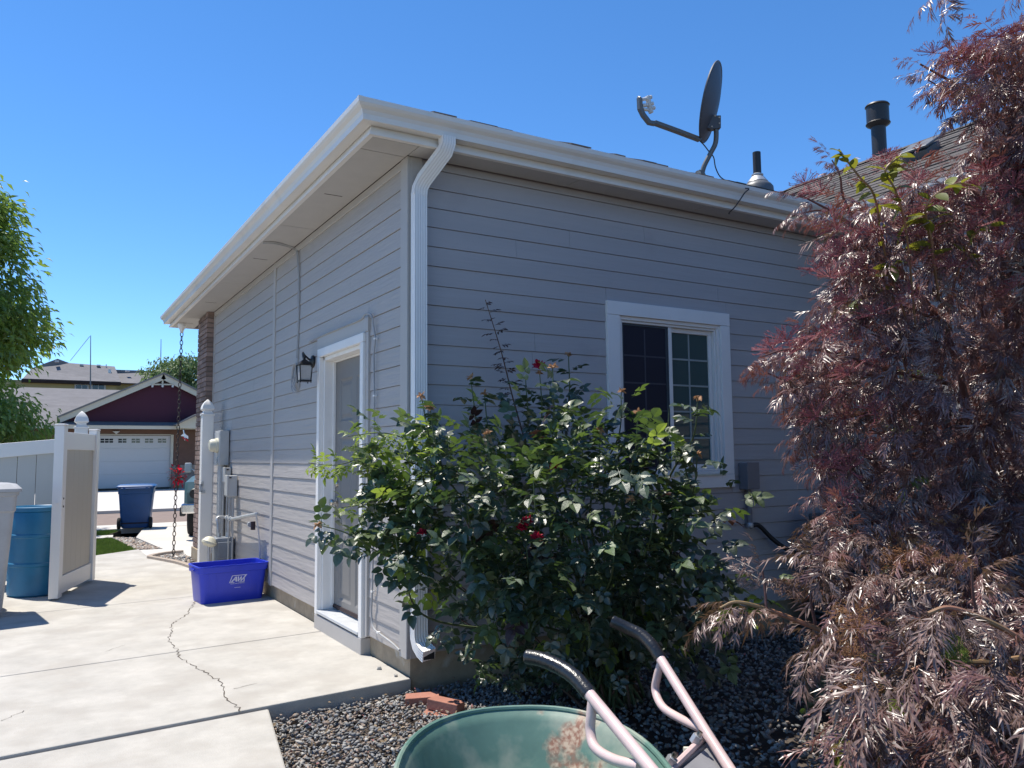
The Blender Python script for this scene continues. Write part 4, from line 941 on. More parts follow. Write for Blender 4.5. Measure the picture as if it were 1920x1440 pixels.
# wheeled carts
def cart(name, base, rot, w, d, h, m, label, lidopen=0., wheels=True, group='wheeled bins'):
    root = empty(name, base, label, 'wheeled bin', group)
    T = Matrix.Translation(base) @ Matrix.Rotation(rot, 4, 'Z')
    s = [(rrect(w*.36, d*.36, .05), 0.02), (rrect(w*.38, d*.38, .05), .06), (rrect(w*.455, d*.45, .05), h*.78), (rrect(w*.47, d*.47, .05), h*.79), (rrect(w*.475, d*.475, .05), h*.90), (rrect(w*.495, d*.495, .05), h*.905), (rrect(w*.495, d*.495, .05), h*.93)]
    loft(MB(), s, T, cap1=True).build('bin_body', m, root, smooth=30)
    lid = MB(); loft(lid, [(rrect(w*.52, d*.53, .05), h*.932), (rrect(w*.52, d*.53, .05), h*.955), (rrect(w*.47, d*.46, .06), h*.99), (rrect(w*.25, d*.25, .06), h)], T, cap1=True)
    lid.build('lid', m, root, smooth=30)
    MB().cyl(T @ Vector((-w*.38, d*.56, h*.91)), T @ Vector((w*.38, d*.56, h*.91)), .014, 10).build('handle', m, root, smooth=True)
    for sx in (-1, 1): MB().box(sx*w*.3-.02, sx*w*.3+.02, d*.44, d*.57, h*.88, h*.94, 0, T).build('handle_bracket', m, root)
    MB().box(-w*.30, w*.30, -d*.468, -d*.44, h*.15, h*.17, 0, T).build('rib', m, root)
    if wheels:
        for sx in (-1, 1):
            wh = MB(); TT = T @ Matrix.Translation((sx*w*.42, d*.40, .115)) @ Matrix.Rotation(PI/2, 4, 'Y')
            wh.lathe([(.02, -.03), (.10, -.03), (.115, -.015), (.115, .015), (.10, .03), (.02, .03)], 20, 0, (0, 0, 0), TT); o = wh.build('wheel', 'tyre', root, smooth=30)
            MB().lathe([(.001, -.034), (.05, -.036), (.055, -.028)], 12, 0, (0, 0, 0), TT).lathe([(.001, .034), (.05, .036), (.055, .028)], 12, 0, (0, 0, 0), TT).build('hub', m, o)
        MB().cyl(T @ Vector((-w*.42, d*.4, .115)), T @ Vector((w*.42, d*.4, .115)), .012, 8).build('axle', 'darktrim', root)
    return root
c0 = onZ(222, 992, 0); c1_ = onZ(288, 991, 0)
cart('blue_cart', (c0+c1_)/2+Vector((.02, .22, 0)), PI+math.atan2(-.514, .858)*.35, .68, .62, .88, 'cart', 'navy blue wheeled bin standing at the kerb by the street')
cart('grey_cart', Vector((-2.56, 3.92, 0)), .15, .70, .72, 1.19, 'bingrey', 'light grey wheeled bin cut off by the edge beside the blue barrel')
# barrel
bc_ = Vector((-2.0, 5.05, 0))
ba = empty('plastic_barrel', bc_, 'blue plastic barrel between the grey bin and the gate', 'barrel')
R_ = .262; bh = onY(60, 950, bc_.y-.1).z
MB().lathe([(.001, .0), (R_-.02, 0), (R_, .02), (R_+.002, bh*.33), (R_+.012, bh*.34), (R_+.012, bh*.37), (R_+.002, bh*.38), (R_+.004, bh*.65), (R_+.012, bh*.66), (R_+.012, bh*.69), (R_+.002, bh*.70), (R_, bh-.06), (R_-.006, bh-.05)], 40, 0, bc_).build('barrel_body', 'barrel', ba, smooth=35)
MB().lathe([(R_-.008, bh-.05), (R_+.006, bh-.045), (R_+.006, bh-.005), (R_-.006, bh), (R_-.02, bh-.012), (R_-.03, bh-.03), (.001, bh-.03)], 40, 0, bc_).build('barrel_rim', 'barrel', ba, smooth=35)

# rain chain
chx = onY(341, 620, 7.75); cg = Vector((chx.x, 7.75, 0))
rc = empty('rain_chain', (chx.x, 7.75, 0), 'dark rain chain hanging from the eave corner down to the gravel bed', 'rain chain')
top = Vector((onY(341, 618, 7.75).x, 7.75, ZS-.002)); bot = onZ(325, 1045, 0); bot.z = -.02
fun = MB().lathe([(.06, 0), (.062, -.03), (.052, -.06), (.028, -.10), (.022, -.14)], 14, 0, top).build('funnel', 'white', rc, smooth=True)
t0 = top-Vector((0, 0, .13)); Lc = (bot-t0).length; dirc = (bot-t0).normalized(); nl = int(Lc/.062)
lm = MB(); lm.tube([Vector((.020*math.cos(a), 0, .037*math.sin(a))) for a in [2*PI*i/12 for i in range(13)]], .0062, 5, cap=False)
lk = lm.build('chain_link', 'rust', rc)
for i in range(nl):
    o = lk if i == 0 else dup(lk, rc)
    M4 = Matrix.Translation(t0+dirc*(i+.5)*Lc/nl-rc.location) @ dirc.to_track_quat('-Z', 'Y').to_matrix().to_4x4() @ Matrix.Rotation((i % 2)*PI/2+.5, 4, 'Z')
    o.matrix_parent_inverse = Matrix(); o.matrix_basis = M4

# paver bricks by the downspout
def paver(px, py, z, rot, label, tiltx=0, tilty=0):
    p = onZ(px, py, z)
    mb = MB().box(-.10, .10, -.048, .048, -.029, .029); o = mb.build('paver', 'redbrick', bevel=.004)
    o.location = p; o.rotation_euler = (tiltx, tilty, rot); tag(o, label, 'brick', 'loose red bricks'); return o
paver(792, 1312, -.065, -.42, 'red brick lying flat in the gravel closest to the downspout', .04, -.03)
paver(836, 1322, -.045, -1.0, 'red brick laid across its neighbour, highest of the loose bricks', -.05, .06)
paver(826, 1346, -.105, -.75, 'red brick sunk in gravel under the others beside the green tray', .05, .02)
def pebble(px, py, s, label, k):
    v, f = STV[k]; mb = MB().add([Vector(p)*s for p in v], [tuple(x) for x in f]); o = mb.build('pebble', 'stone3'); o.location = onZ(px, py, s*.5); tag(o, label, 'pebble', 'pebbles lying on the slab')
pebble(712, 1252, .022, 'pale pebble on the slab nearer the door step', 2); pebble(741, 1266, .017, 'small dark pebble on the slab nearest the house corner', 5)

# ------------------------------------------------------------------ wheelbarrow
wb_c = atD(1010, 1400, 2.1); wb_c.z = 0
WB = empty('wheelbarrow', wb_c, 'green wheelbarrow with pink tube handles and black rubber grips on the gravel', 'wheelbarrow')
ZR = .58
fH = Vector((CF.x, CF.y, 0)).normalized(); rH = CR.normalized()
cen = CAM+fH*2.12+rH*.045; cen.z = 0
WT = Matrix.Translation(cen) @ Matrix(((rH.x, fH.x, 0, 0), (rH.y, fH.y, 0, 0), (0, 0, 1, 0), (0, 0, 0, 1))) @ Matrix.Rotation(.10, 4, 'Z')
def egg(a, b0, b1, n=56, e=2.35, skew=0.):
    out = []
    for k in range(n):
        t = 2*PI*k/n; c, s = math.cos(t), math.sin(t)
        x = a*abs(c)**(2/e)*(1 if c > 0 else -1); y = (b1 if s > 0 else b0)*abs(s)**(2/e)*(1 if s > 0 else -1)
        out.append((x+skew*y, y))
    return out
A, Bn, Bf = .352, .60, .535
secs = []
prof = [(1.0, ZR+.006), (.985, ZR-.004), (.965, ZR-.012), (.94, ZR-.03), (.86, ZR-.12), (.77, ZR-.20), (.68, ZR-.255), (.58, ZR-.29), (.45, ZR-.305), (.20, ZR-.310)]
for s_, z_ in prof: secs.append((egg(A*s_, Bn*s_, Bf*s_), z_, 0, -.05*(1-s_)))
tr = MB(); loft(tr, secs, WT, cap0=False, cap1=True)
secs2 = [(egg(A*(s_+.012), Bn*(s_+.010), Bf*(s_+.010)), z_-.008, 0, -.05*(1-s_)) for s_, z_ in prof[2:]]
loft(tr, secs2, WT, cap0=False, cap1=True)
def traymat():
    m = M_['tray']; nt = m.node_tree; N, L = nt.nodes, nt.links
    b = [n for n in N if n.type == 'BSDF_PRINCIPLED'][0]; src = b.inputs['Base Color'].links[0].from_socket
    geo = N.new('ShaderNodeNewGeometry'); c = atD(1128, 1420, 2.5)
    mask = None
    for (cc, rad, sc, th) in ((c, .33, 11, .47), (atD(985, 1430, 2.3), .2, 16, .60)):
        vm = N.new('ShaderNodeVectorMath'); vm.operation = 'DISTANCE'; vm.inputs[1].default_value = cc; L.new(geo.outputs['Position'], vm.inputs[0])
        mr = N.new('ShaderNodeMapRange'); mr.inputs['From Min'].default_value = 0; mr.inputs['From Max'].default_value = rad; mr.inputs['To Min'].default_value = .30; mr.inputs['To Max'].default_value = -.35; L.new(vm.outputs['Value'], mr.inputs['Value'])
        nz = N.new('ShaderNodeTexNoise'); nz.inputs['Scale'].default_value = sc; nz.inputs['Detail'].default_value = 8; L.new(geo.outputs['Position'], nz.inputs['Vector'])
        ad = N.new('ShaderNodeMath'); L.new(mr.outputs[0], ad.inputs[0]); L.new(nz.outputs['Fac'], ad.inputs[1])
        r2 = N.new('ShaderNodeMapRange'); r2.inputs['From Min'].default_value = th; r2.inputs['From Max'].default_value = th+.14; L.new(ad.outputs[0], r2.inputs['Value'])
        if mask is None: mask = r2.outputs[0]
        else:
            mm = N.new('ShaderNodeMath'); mm.operation = 'MAXIMUM'; L.new(mask, mm.inputs[0]); L.new(r2.outputs[0], mm.inputs[1]); mask = mm.outputs[0]
    n3 = N.new('ShaderNodeTexNoise'); n3.inputs['Scale'].default_value = 60; L.new(geo.outputs['Position'], n3.inputs['Vector'])
    rp = N.new('ShaderNodeValToRGB'); rp.color_ramp.elements[0].position = .4; rp.color_ramp.elements[1].position = .6
    rp.color_ramp.elements[0].color = (.27, .13, .08, 1); rp.color_ramp.elements[1].color = (.50, .38, .27, 1); L.new(n3.outputs['Fac'], rp.inputs[0])
    mx = N.new('ShaderNodeMixRGB'); L.new(mask, mx.inputs[0]); L.new(src, mx.inputs[1]); L.new(rp.outputs[0], mx.inputs[2]); L.new(mx.outputs[0], b.inputs['Base Color'])
traymat()
tray = tr.build('tray', 'tray', WB, smooth=50)
MB().tube([WT @ Vector((x, y, ZR+.002)) for x, y in egg(A, Bn, Bf)+[egg(A, Bn, Bf)[0]]], .0085, 8, cap=False).build('rolled_rim', 'tray', tray, smooth=True)
MB().cyl(WT @ Vector((.20, .30, ZR-.12)), WT @ Vector((.195, .29, ZR-.12)), .012, 8).build('tray_bolt', 'metal', tray)
# handles
for gpts, tpts, lpts, nm in (
    ([(988, 1231, 2.42), (1015, 1236, 2.39), (1048, 1250, 2.35), (1078, 1270, 2.30), (1105, 1301, 2.25)], [(1104, 1300, 2.25), (1160, 1368, 2.11), (1219, 1440, 1.97), (1300, 1540, 1.82)], [(1111, 1312, 2.23), (1108, 1345, 2.22), (1107, 1372, 2.21), (1116, 1402, 2.17), (1150, 1424, 2.10), (1200, 1437, 2.01)], 1),
    ([(1147, 1164, 2.92), (1175, 1177, 2.90), (1203, 1191, 2.87), (1224, 1212, 2.83), (1238, 1234, 2.80)], [(1237, 1233, 2.80), (1280, 1302, 2.65), (1330, 1382, 2.49), (1400, 1490, 2.30)], [(1240, 1240, 2.80), (1232, 1270, 2.81), (1229, 1296, 2.81), (1243, 1326, 2.74), (1275, 1347, 2.66), (1318, 1368, 2.54)], 2)):
    g_ = spline([atD(*p) for p in gpts], 7)
    h = MB().tube([atD(*p) for p in tpts], .0168, 14).build('handle', 'pink', WB, smooth=True)
    n_ = len(g_); rs = [.0215+(.0012 if i % 2 else 0) for i in range(n_)]; rs[0] = .021; 
    MB().tube(g_, rs, 16).build('grip', 'rubber', h, smooth=50)
    MB().tube(spline([atD(*p) for p in lpts], 6), .0142, 12).build('brace', 'pink', WB, smooth=True)
# nose plate with bolts
pl = [atD(1328, 1388, 2.55), atD(1376, 1452, 2.42), atD(1395, 1530, 2.30), atD(1215, 1530, 2.1), atD(1262, 1442, 2.26)]
npn = (pl[1]-pl[0]).cross(pl[4]-pl[0]).normalized()
if npn.dot(CF) > 0: npn = -npn
plate = MB().prism(pl, -npn*.02).build('nose_plate', 'plate', WB, bevel=.006)
cpl = sum(pl, Vector())/5
MB().prism([cpl.lerp(p, .80)+npn*.001 for p in pl], npn*.003).build('plate_recess', 'plate', plate, bevel=.003)
MB().tube([atD(1322, 1380, 2.56), atD(1262, 1440, 2.27), atD(1215, 1530, 2.1)], .011, 8).build('plate_edge', 'pink', plate, smooth=True)
for x, y, D in ((1300, 1394, 2.47), (1252, 1436, 2.28)):
    b_ = atD(x, y, D); bo = MB().cyl(b_+npn*.004, b_+npn*.030, .016, 6).build('bolt', 'metal', plate)
    MB().cyl(b_+npn*.028, b_+npn*.045, .008, 10).build('bolt_shank', 'steel', bo)
    MB().cyl(b_+CD*.02, b_+CD*.02-CR*.03, .010, 8).build('bolt_end', 'cream', bo)
# undercarriage on the ground
for sx in (-1, 1):
    MB().tube(spline([WT @ Vector((sx*.20, -.25, ZR-.33)), WT @ Vector((sx*.22, .15, ZR-.33)), WT @ Vector((sx*.24, .22, .02)), WT @ Vector((sx*.24, .10, -.06)), WT @ Vector((sx*.22, .0, .05)), WT @ Vector((sx*.2, -.2, ZR-.34))], 6), .015, 10).build('leg', 'pink', WB, smooth=True)
WW = WT @ Vector((0, -.72, .10)); TTw = Matrix.Translation(WW) @ WT.to_3x3().to_4x4() @ Matrix.Rotation(PI/2, 4, 'Y')
wl_ = MB().lathe([(.10, -.03), (.17, -.045), (.20, -.02), (.20, .02), (.17, .045), (.10, .03), (.10, -.03)], 28, 0, (0, 0, 0), TTw).build('wheel', 'tyre', WB, smooth=40)
MB().lathe([(.015, -.05), (.02, -.03), (.10, -.02), (.10, .02), (.02, .03), (.015, .05)], 20, 0, (0, 0, 0), TTw).build('rim', 'plate', wl_, smooth=True)
for sx in (-1, 1): MB().tube([WT @ Vector((sx*.06, -.72, .10)), WT @ Vector((sx*.20, -.25, ZR-.33))], .015, 10).build('fork', 'pink', WB, smooth=True)

# ------------------------------------------------------------------ across the street
NY = 35.
def Q(px, py, Y=NY): return onY(px, py, Y)
nb = empty('neighbour_house', (1.5, NY, 0), 'house across the street with maroon gable and white garage door', 'house')
gzb = -.01
def facade(name, pts, Y, m, th=.15, p=nb, bev=0): return MB().prism([Q(x, y, Y) for x, y in pts], (0, th, 0)).build(name, m, p, bevel=bev)
zlow = Q(200, 915).z
def fac_box(name, px0, px1, py0, py1, Y0, Y1, m, p=nb, zmin=None):
    a = Q(px0, py0, Y0); b = Q(px1, py1, Y0); return MB().box(a.x, b.x, Y0, Y1, b.z if zmin is None else zmin, a.z).build(name, m, p)
# front wall round the garage opening
ga, gb_ = Q(145, 816), Q(320.5, 912)
a = Q(-40, 800); b = Q(372, 800)
wl0 = MB(); wl0.box(a.x, ga.x, NY, NY+.2, -.2, a.z); wl0.box(gb_.x, b.x, NY, NY+.2, -.2, a.z); wl0.box(ga.x, gb_.x, NY, NY+.2, ga.z, a.z)
nwall = wl0.build('front_wall', 'brownwall', nb)
fac_box('stone_skirt', 321.5, 371, 872, 912, NY-.12, NY-.001, 'rockface', nwall, -.2)
# garage door with panels and windows
gd_ = MB().box(ga.x, gb_.x, NY+.10, NY+.16, gb_.z-.02, ga.z).build('garage_door', 'garage', nb)
gw, gh = gb_.x-ga.x, ga.z-gb_.z
for r_ in range(4):
    z0 = gb_.z+gh*r_/4
    MB().box(ga.x+.02, gb_.x-.02, NY+.085, NY+.099, z0+.012, z0+gh/4-.012).build('door_panel', 'garage', gd_, bevel=.01)
gxs = [865, 945, 1065, 1185, 1305, 1422]
for gx in gxs:
    for k in range(2):
        for j in range(2):
            x0 = (gx+k*40)*.20833; x1 = x0+6.8; y0 = 640+(876+j*21)*.20833; y1 = y0+3.3
            if x0 < 175: pass
            A_ = Q(x0, y0, NY+.08); B_ = Q(x1, y1, NY+.08); MB().box(A_.x, B_.x, NY+.076, NY+.084, B_.z, A_.z).build('door_window', 'dkglass', gd_)
for nm, x0, x1, y0, y1 in (('door_trim', 320.8, 323, 815, 912), ('door_trim', 143, 321, 813.5, 815.8)): fac_box(nm, x0, x1, y0, y1, NY-.04, NY+.05, 'beige', nb)
# porch light above the door
MB().prism([Q(x, y, NY-.12) for x, y in ((211, 808.5), (225, 808.5), (218.5, 814))], (0, .1, 0)).build('porch_light', 'garage', nb)
# skirt roof and fascia over the garage
fz_ = Q(200, 797).z; fzb = Q(200, 803.5).z
MB().box(Q(0, 800, NY-.9).x-3, Q(375, 800, NY-.9).x, NY-.9, NY-.75, Q(200, 804, NY-.9).z, Q(200, 797.5, NY-.9).z).build('fascia', 'beige', nb)
MB().box(Q(0, 800, NY-.9).x-3, Q(375, 800, NY-.9).x, NY-.75, NY, Q(200, 804, NY-.9).z+.02, Q(200, 804, NY-.9).z+.06).build('soffit', 'darktrim', nb)
nr_ = MB()
zf = Q(200, 797.3, NY-.9).z
# big roof plane rising to the ridge behind
ra, rb = Q(78, 727, NY+7), Q(250, 731, NY+7)
nr_.add([(Q(0, 800).x-3, NY-.92, zf), (Q(375, 800).x, NY-.92, zf), (Q(375, 800).x, NY+7, ra.z), (ra.x-6, NY+7, ra.z)], [(0, 1, 2, 3)])
nr_.add([(Q(375, 800).x, NY+7, ra.z), (ra.x-6, NY+7, ra.z), (ra.x-6, NY+15, zf), (Q(375, 800).x, NY+15, zf)], [(0, 1, 2, 3)])
nroof = nr_.build('roof', 'shingle_far', nb)
# gable: front triangle standing over the skirt roof, with its own two slopes running back
GY = NY-.25
ap, gl_, gr_ = Q(305, 702.5, GY), Q(107, 784, GY), Q(430, 772, GY)
gable = MB().prism([gl_+Vector((0, 0, -.12)), ap, Vector((2*ap.x-gl_.x, GY, gl_.z-.12))], (0, .2, 0)).build('gable_wall', 'maroon', nb)
for s_, e_ in ((-1, gl_), (1, Vector((2*ap.x-gl_.x, GY, gl_.z)))):
    dv = (e_-ap); nn = Vector((-dv.z, 0, dv.x)).normalized(); nn = nn if nn.z < 0 else -nn
    MB().prism([ap+Vector((0, -.35, .0)), e_+Vector((0, -.35, 0)), e_+nn*.24+Vector((0, -.35, 0)), ap+Vector((0, -.35, 0))+nn*.24/1.0], (0, .1, 0)).build('rake_board', 'beige', gable)
    MB().prism([ap+Vector((0, -.42, .07)), e_+Vector((0, -.42, .07)), e_+Vector((0, -.42, -.01)), ap+Vector((0, -.42, -.01))], (0, 7.5, 0)).build('gable_roof', 'shingle_far', nroof)
# king-post ornament
for pts in ([(283, 719.5), (327, 719.5), (330, 722), (280, 722)], [(303.5, 710), (306.5, 710), (306.5, 720), (303.5, 720)]):
    MB().prism([Q(x, y, GY-.3) for x, y in pts], (0, .08, 0)).build('gable_ornament', 'beige', gable)
for x in (286, 305, 324): MB().prism([Q(x-2, 722, GY-.5), Q(x+2, 722, GY-.5), Q(x+1.5, 726, GY-.5), Q(x-1.5, 726, GY-.5)], (0, .08, 0)).build('corbel', 'garage', gable)
MB().prism([Q(x, y, GY-.05) for x, y in ((288, 719), (305, 711), (322, 719))], (0, .04, 0)).build('gable_vent', 'darktrim', gable)
# entry gable at the right edge
eg = MB().prism([Q(x, y, NY-1.3) for x, y in ((331, 796), (368, 778), (420, 800), (420, 806), (331, 802))], (0, .1, 0)).build('entry_gable', 'beige', nb)
MB().prism([Q(x, y, NY-1.5) for x, y in ((329, 795.5), (368, 776), (425, 800), (425, 802), (368, 779.5), (329, 797.5))], (0, 2.5, 0)).build('gable_roof', 'shingle_far', eg)
# flag
fl_ = empty('small_flag', Q(343, 815, NY-1.2), 'small striped flag on a short pole by the garage', 'flag')
MB().tube([Q(343.5, 806, NY-1.2), Q(347, 826, NY-1.2)], .03, 8).build('flag_pole', 'chrome', fl_)
MB().prism([Q(x, y, NY-1.22) for x, y in ((339, 817), (345, 812), (353, 818), (353, 823), (346, 819))], (0, .04, 0)).build('flag_cloth', 'flagwhite', fl_)
MB().prism([Q(x, y, NY-1.27) for x, y in ((342, 819), (353, 825), (353, 828), (342, 821))], (0, .04, 0)).build('flag_stripe', 'flagred', fl_)

# yellow house behind
YY = 60.
yh = empty('yellow_house', (0, YY, 0), 'pale yellow two-storey house with long grey roof rising behind the maroon gable', 'house')
def QY(px, py, Y=YY): return onY(px, py, Y)
a, b = QY(60, 713), QY(216, 800)
yw = MB().box(a.x-4, b.x, YY, YY+8, -.2, a.z).build('wall', 'yellow', yh)
b2 = QY(345, 722, YY+1.5); MB().box(b.x, b2.x, YY+1.5, YY+8, -.2, QY(250, 718, YY+1.5).z).build('wall', 'yellow', yh)
for x0, x1 in ((140, 166), (171, 198)):
    f_ = fac_box('window', x0, x1, 719.5, 735, YY-.08, YY-.001, 'garage', yh); fac_box('pane', x0+3, x1-3, 721.5, 733, YY-.10, YY-.082, 'dkglass', f_)
    m_ = (x0+x1)/2; fac_box('muntin', m_-.5, m_+.5, 721.5, 733, YY-.12, YY-.101, 'garage', f_)
yr = MB()
def pl3(pts): n0 = len(yr.v); yr.add(pts, [tuple(range(len(pts)))])
pl3([QY(40, 712.5, YY-.6), QY(227, 717.5, YY-.6), QY(215, 687, YY+4.5), QY(130, 680.5, YY+4.5), QY(108, 672.5, YY+4.5), QY(60, 690, YY+4.5)])
pl3([QY(224, 719, YY+1), QY(352, 722, YY+1), QY(345, 700, YY+5.5), QY(330, 697, YY+5.5), QY(215, 693, YY+5.5), QY(209, 700, YY+5.5)])
yroof = yr.build('roof', 'shingle_far', yh)
bk = MB(); 
bk.add([QY(60, 690, YY+4.5), QY(108, 672.5, YY+4.5), QY(130, 680.5, YY+4.5), QY(215, 687, YY+4.5), Vector((QY(215, 687, YY+4.5).x, YY+10, 6)), Vector((QY(60, 690, YY+4.5).x, YY+10, 6))], [(0, 1, 2, 3, 4, 5)])
bk.add([QY(215, 693, YY+5.5), QY(330, 697, YY+5.5), QY(345, 700, YY+5.5), Vector((QY(345, 700, YY+5.5).x, YY+10, 6)), Vector((QY(215, 693, YY+5.5).x, YY+10, 6))], [(0, 1, 2, 3, 4)]); bk.build('roof_back', 'shingle_far', yh)
fac_box('fascia', 40, 227, 712.6, 716, YY-.7, YY-.6, 'darktrim', yh); fac_box('fascia', 224, 352, 719, 722, YY+.85, YY+.95, 'darktrim', yh)
fac_box('soffit', 40, 227, 715.8, 716.8, YY-.6, YY, 'darktrim', yh)
for x, y in ((107, 677), (153, 684), (185, 685), (240, 695), (296, 698)): fac_box('roof_vent', x-3.5, x+3.5, y-1.5, y+1.5, YY+3.6, YY+4.2, 'garage', yroof)
fac_box('chimney_pipe', 203, 208, 692, 706, YY+2.2, YY+2.7, 'metal', yroof); fac_box('chimney_pipe', 284.5, 286.5, 695, 712, YY+3, YY+3.3, 'darktrim', yroof); fac_box('vent_pipe', 266, 268, 700, 705, YY+3, YY+3.2, 'garage', yroof); fac_box('vent_pipe', 198.5, 200, 683, 689, YY+3.8, YY+4, 'garage', yroof)
# masts
for (px, pt, pb, Y_, lab) in ((169.5, 629, 735, 48., 'tall thin antenna mast with slanting guy wire above the grey roof'), (301, 636, 706, 50., 'thin antenna mast beside the small far tree')):
    t_, b_ = onY(px+(.5 if px < 200 else 1), pt, Y_), onY(px, pb, Y_)
    mr_ = empty('antenna_mast', Vector((b_.x, Y_, 0)), lab, 'antenna', 'antenna masts')
    MB().tube([Vector((b_.x, Y_, 0)), b_, t_], [.045, .04, .02], 6).build('mast', 'dishpole', mr_)
    if px < 200: MB().tube([onY(168, 631, Y_), onY(132, 676, Y_+8)], .016, 5).build('guy_wire', 'dishpole', mr_)

# old pickup truck, mostly hidden by the brick column
TX, TY = onZ(347, 1004, 0).x, onZ(347, 1004, 0).y
tk = empty('pickup_truck', (TX, TY, 0), 'old teal and silver pickup truck on the drive behind the brick column', 'truck')
def car_body(name, prof, x0, x1, m, inset=0):
    mb = MB(); n = len(prof)
    xs = [(x0+.0, inset), (x0+.06, 0), (x1-.06, 0), (x1, inset)]
    for x, ins in [(x0, .05), (x0+.05, .0), (x1-.05, .0), (x1, .05)]:
        cy = sum(p[0] for p in prof)/n; cz = sum(p[1] for p in prof)/n
        for y, z in prof: mb.v.append((x, cy+(y-cy)*(1-ins*.6), cz+(z-cz)*(1-ins)))
    for i in range(3):
        for j in range(n): a_ = i*n+j; b_ = i*n+(j+1) % n; mb.f.append((a_, b_, b_+n, a_+n)); mb.mi.append(0)
    mb.f += [tuple(range(n)), tuple(range(3*n, 4*n))]; mb.mi += [0, 0]; return mb.build(name, m, tk, smooth=30)
TL = TX-.06; TRt = TL+1.85; y0 = TY-.85
car_body('body', [(y0, .50), (y0-.02, .80), (y0+.10, .98), (y0+1.5, 1.06), (y0+3.2, 1.06), (y0+5.2, 1.04), (y0+5.25, .50), (y0+4.9, .42), (y0+4.75, .62), (y0+4.35, .80), (y0+3.95, .62), (y0+3.85, .42), (y0+1.3, .42), (y0+1.22, .62), (y0+.85, .82), (y0+.5, .62), (y0+.4, .42)], TL, TRt, 'teal')
car_body('cab', [(y0+1.35, 1.03), (y0+1.75, 1.50), (y0+1.95, 1.62), (y0+2.9, 1.64), (y0+3.1, 1.55), (y0+3.15, 1.03)], TL+.10, TRt-.10, 'silver')
MB().prism([(TL+.22, y0+1.36, 1.12), (TRt-.22, y0+1.36, 1.12), (TRt-.28, y0+1.74, 1.52), (TL+.28, y0+1.74, 1.52)], (0, -.02, .01)).build('windshield', 'dkglass', tk)
MB().prism([(TL+.09, y0+1.75, 1.12), (TL+.09, y0+2.9, 1.12), (TL+.12, y0+2.85, 1.52), (TL+.12, y0+2.0, 1.52)], (-.012, 0, 0)).build('side_window', 'dkglass', tk)
MB().box(TL-.03, TRt+.03, y0-.14, y0-.03, .45, .62).build('bumper', 'chrome', tk, bevel=.03)
MB().box(TL-.06, TL+.03, y0-.05, y0+.12, .40, .56).build('bumper_end', 'black', tk, bevel=.02)
MB().box(TL+.30, TRt-.30, y0-.04, y0-.01, .66, .90).build('grille', 'darktrim', tk, bevel=.01)
for sx in (TL+.17, TRt-.17): MB().lathe([(.001, .0), (.08, .0), (.09, -.03)], 16, 0, (sx, y0-.03, .78), Matrix.Rotation(PI/2, 4, 'X')).build('headlight', 'dkglass', tk)
mi_ = MB().box(TL-.13, TL-.01, y0+1.45, y0+1.53, 1.12, 1.30).build('mirror', 'silver', tk, bevel=.02)
MB().tube([(TL-.03, y0+1.5, 1.2), (TL+.1, y0+1.5, 1.1)], .012, 6).build('mirror_arm', 'chrome', mi_)
for xx in (TL+.11, TRt-.11):
    for yy in (y0+.86, y0+4.35):
        TW_ = Matrix.Translation((xx, yy, .36)) @ Matrix.Rotation(PI/2, 4, 'Y')
        w_ = MB().lathe([(.2, -.09), (.33, -.10), (.365, -.07), (.37, 0), (.365, .07), (.33, .10), (.2, .09)], 32, 0, (0, 0, 0), TW_).build('wheel', 'tyre', tk, smooth=40)
        MB().lathe([(.001, -.05), (.06, -.09), (.08, -.05), (.17, -.045), (.2, -.095), (.21, -.09)], 24, 0, (0, 0, 0), TW_).build('hubcap', 'chrome', w_, smooth=True)

tk.rotation_euler.z = -.24; tk.location.x += .10

# ------------------------------------------------------------------ plants
def tri(v, f): return (np.array([tuple(p) for p in v], dtype=float), np.array(f))
def blade(L, w, ang, o, z0=0, droop=.12, fold=.25, four=True):
    c, s = math.cos(ang), math.sin(ang)
    def P(t, x, z): return (o[0]+c*t-s*x, o[1]+s*t+c*x, z0+z)
    vs = [P(0, 0, 0), P(L*.42, w/2, w*fold-L*droop*.2), P(L*.42, -w/2, w*fold-L*droop*.2), P(L*.45, 0, -L*droop*.2), P(L, 0, -L*droop)]
    return vs, [(0, 3, 1), (0, 2, 3), (1, 3, 4), (3, 2, 4)]
def merge(parts):
    V = []; F = []
    for v, f in parts:
        n = len(V); V += list(v); F += [tuple(i+n for i in t) for t in f]
    return V, F
def xform(vf, T): return [tuple(T @ Vector(p)) for p in vf[0]], vf[1]
def elder_leaf(rnd, L=1., strap=False):
    """a cut-leaf compound leaf, length about 1 along +y with thread-like lobes"""
    def leaflet(l):
        ps = [blade(l, (.10 if strap else .055)*l+.010, PI/2, (0, 0), 0, rnd.uniform(.3, .75))]
        for t, q in (((.16, .55), (.42, .5)) if strap else ((.10, .46), (.27, .56), (.45, .50), (.62, .36))):
            for s in (-1, 1):
                ps.append(blade(l*q*rnd.uniform(.75, 1.2), (.085 if strap else .055)*l+.006, PI/2+s*rnd.uniform(.3, .6), (0, l*t), -.45*l*t*t, rnd.uniform(.1, .9)))
        return merge(ps)
    parts = [blade(.8, .012, PI/2, (0, 0), 0, .12)]
    for t, l in ((.22, .38), (.48, .42), (.72, .36)):
        for s in (-1, 1):
            T = Matrix.Translation((0, t*.8, -.1*t*t)) @ Euler((rnd.uniform(-.5, -.05), rnd.uniform(-.35, .35), -s*rnd.uniform(.75, 1.15))).to_matrix().to_4x4()
            parts.append(xform(leaflet(l*rnd.uniform(.85, 1.15)), T))
    parts.append(xform(leaflet(.45), Matrix.Translation((0, .78, -.1)) @ Euler((-.3, 0, rnd.uniform(-.15, .15))).to_matrix().to_4x4()))
    return tri(*merge(parts))
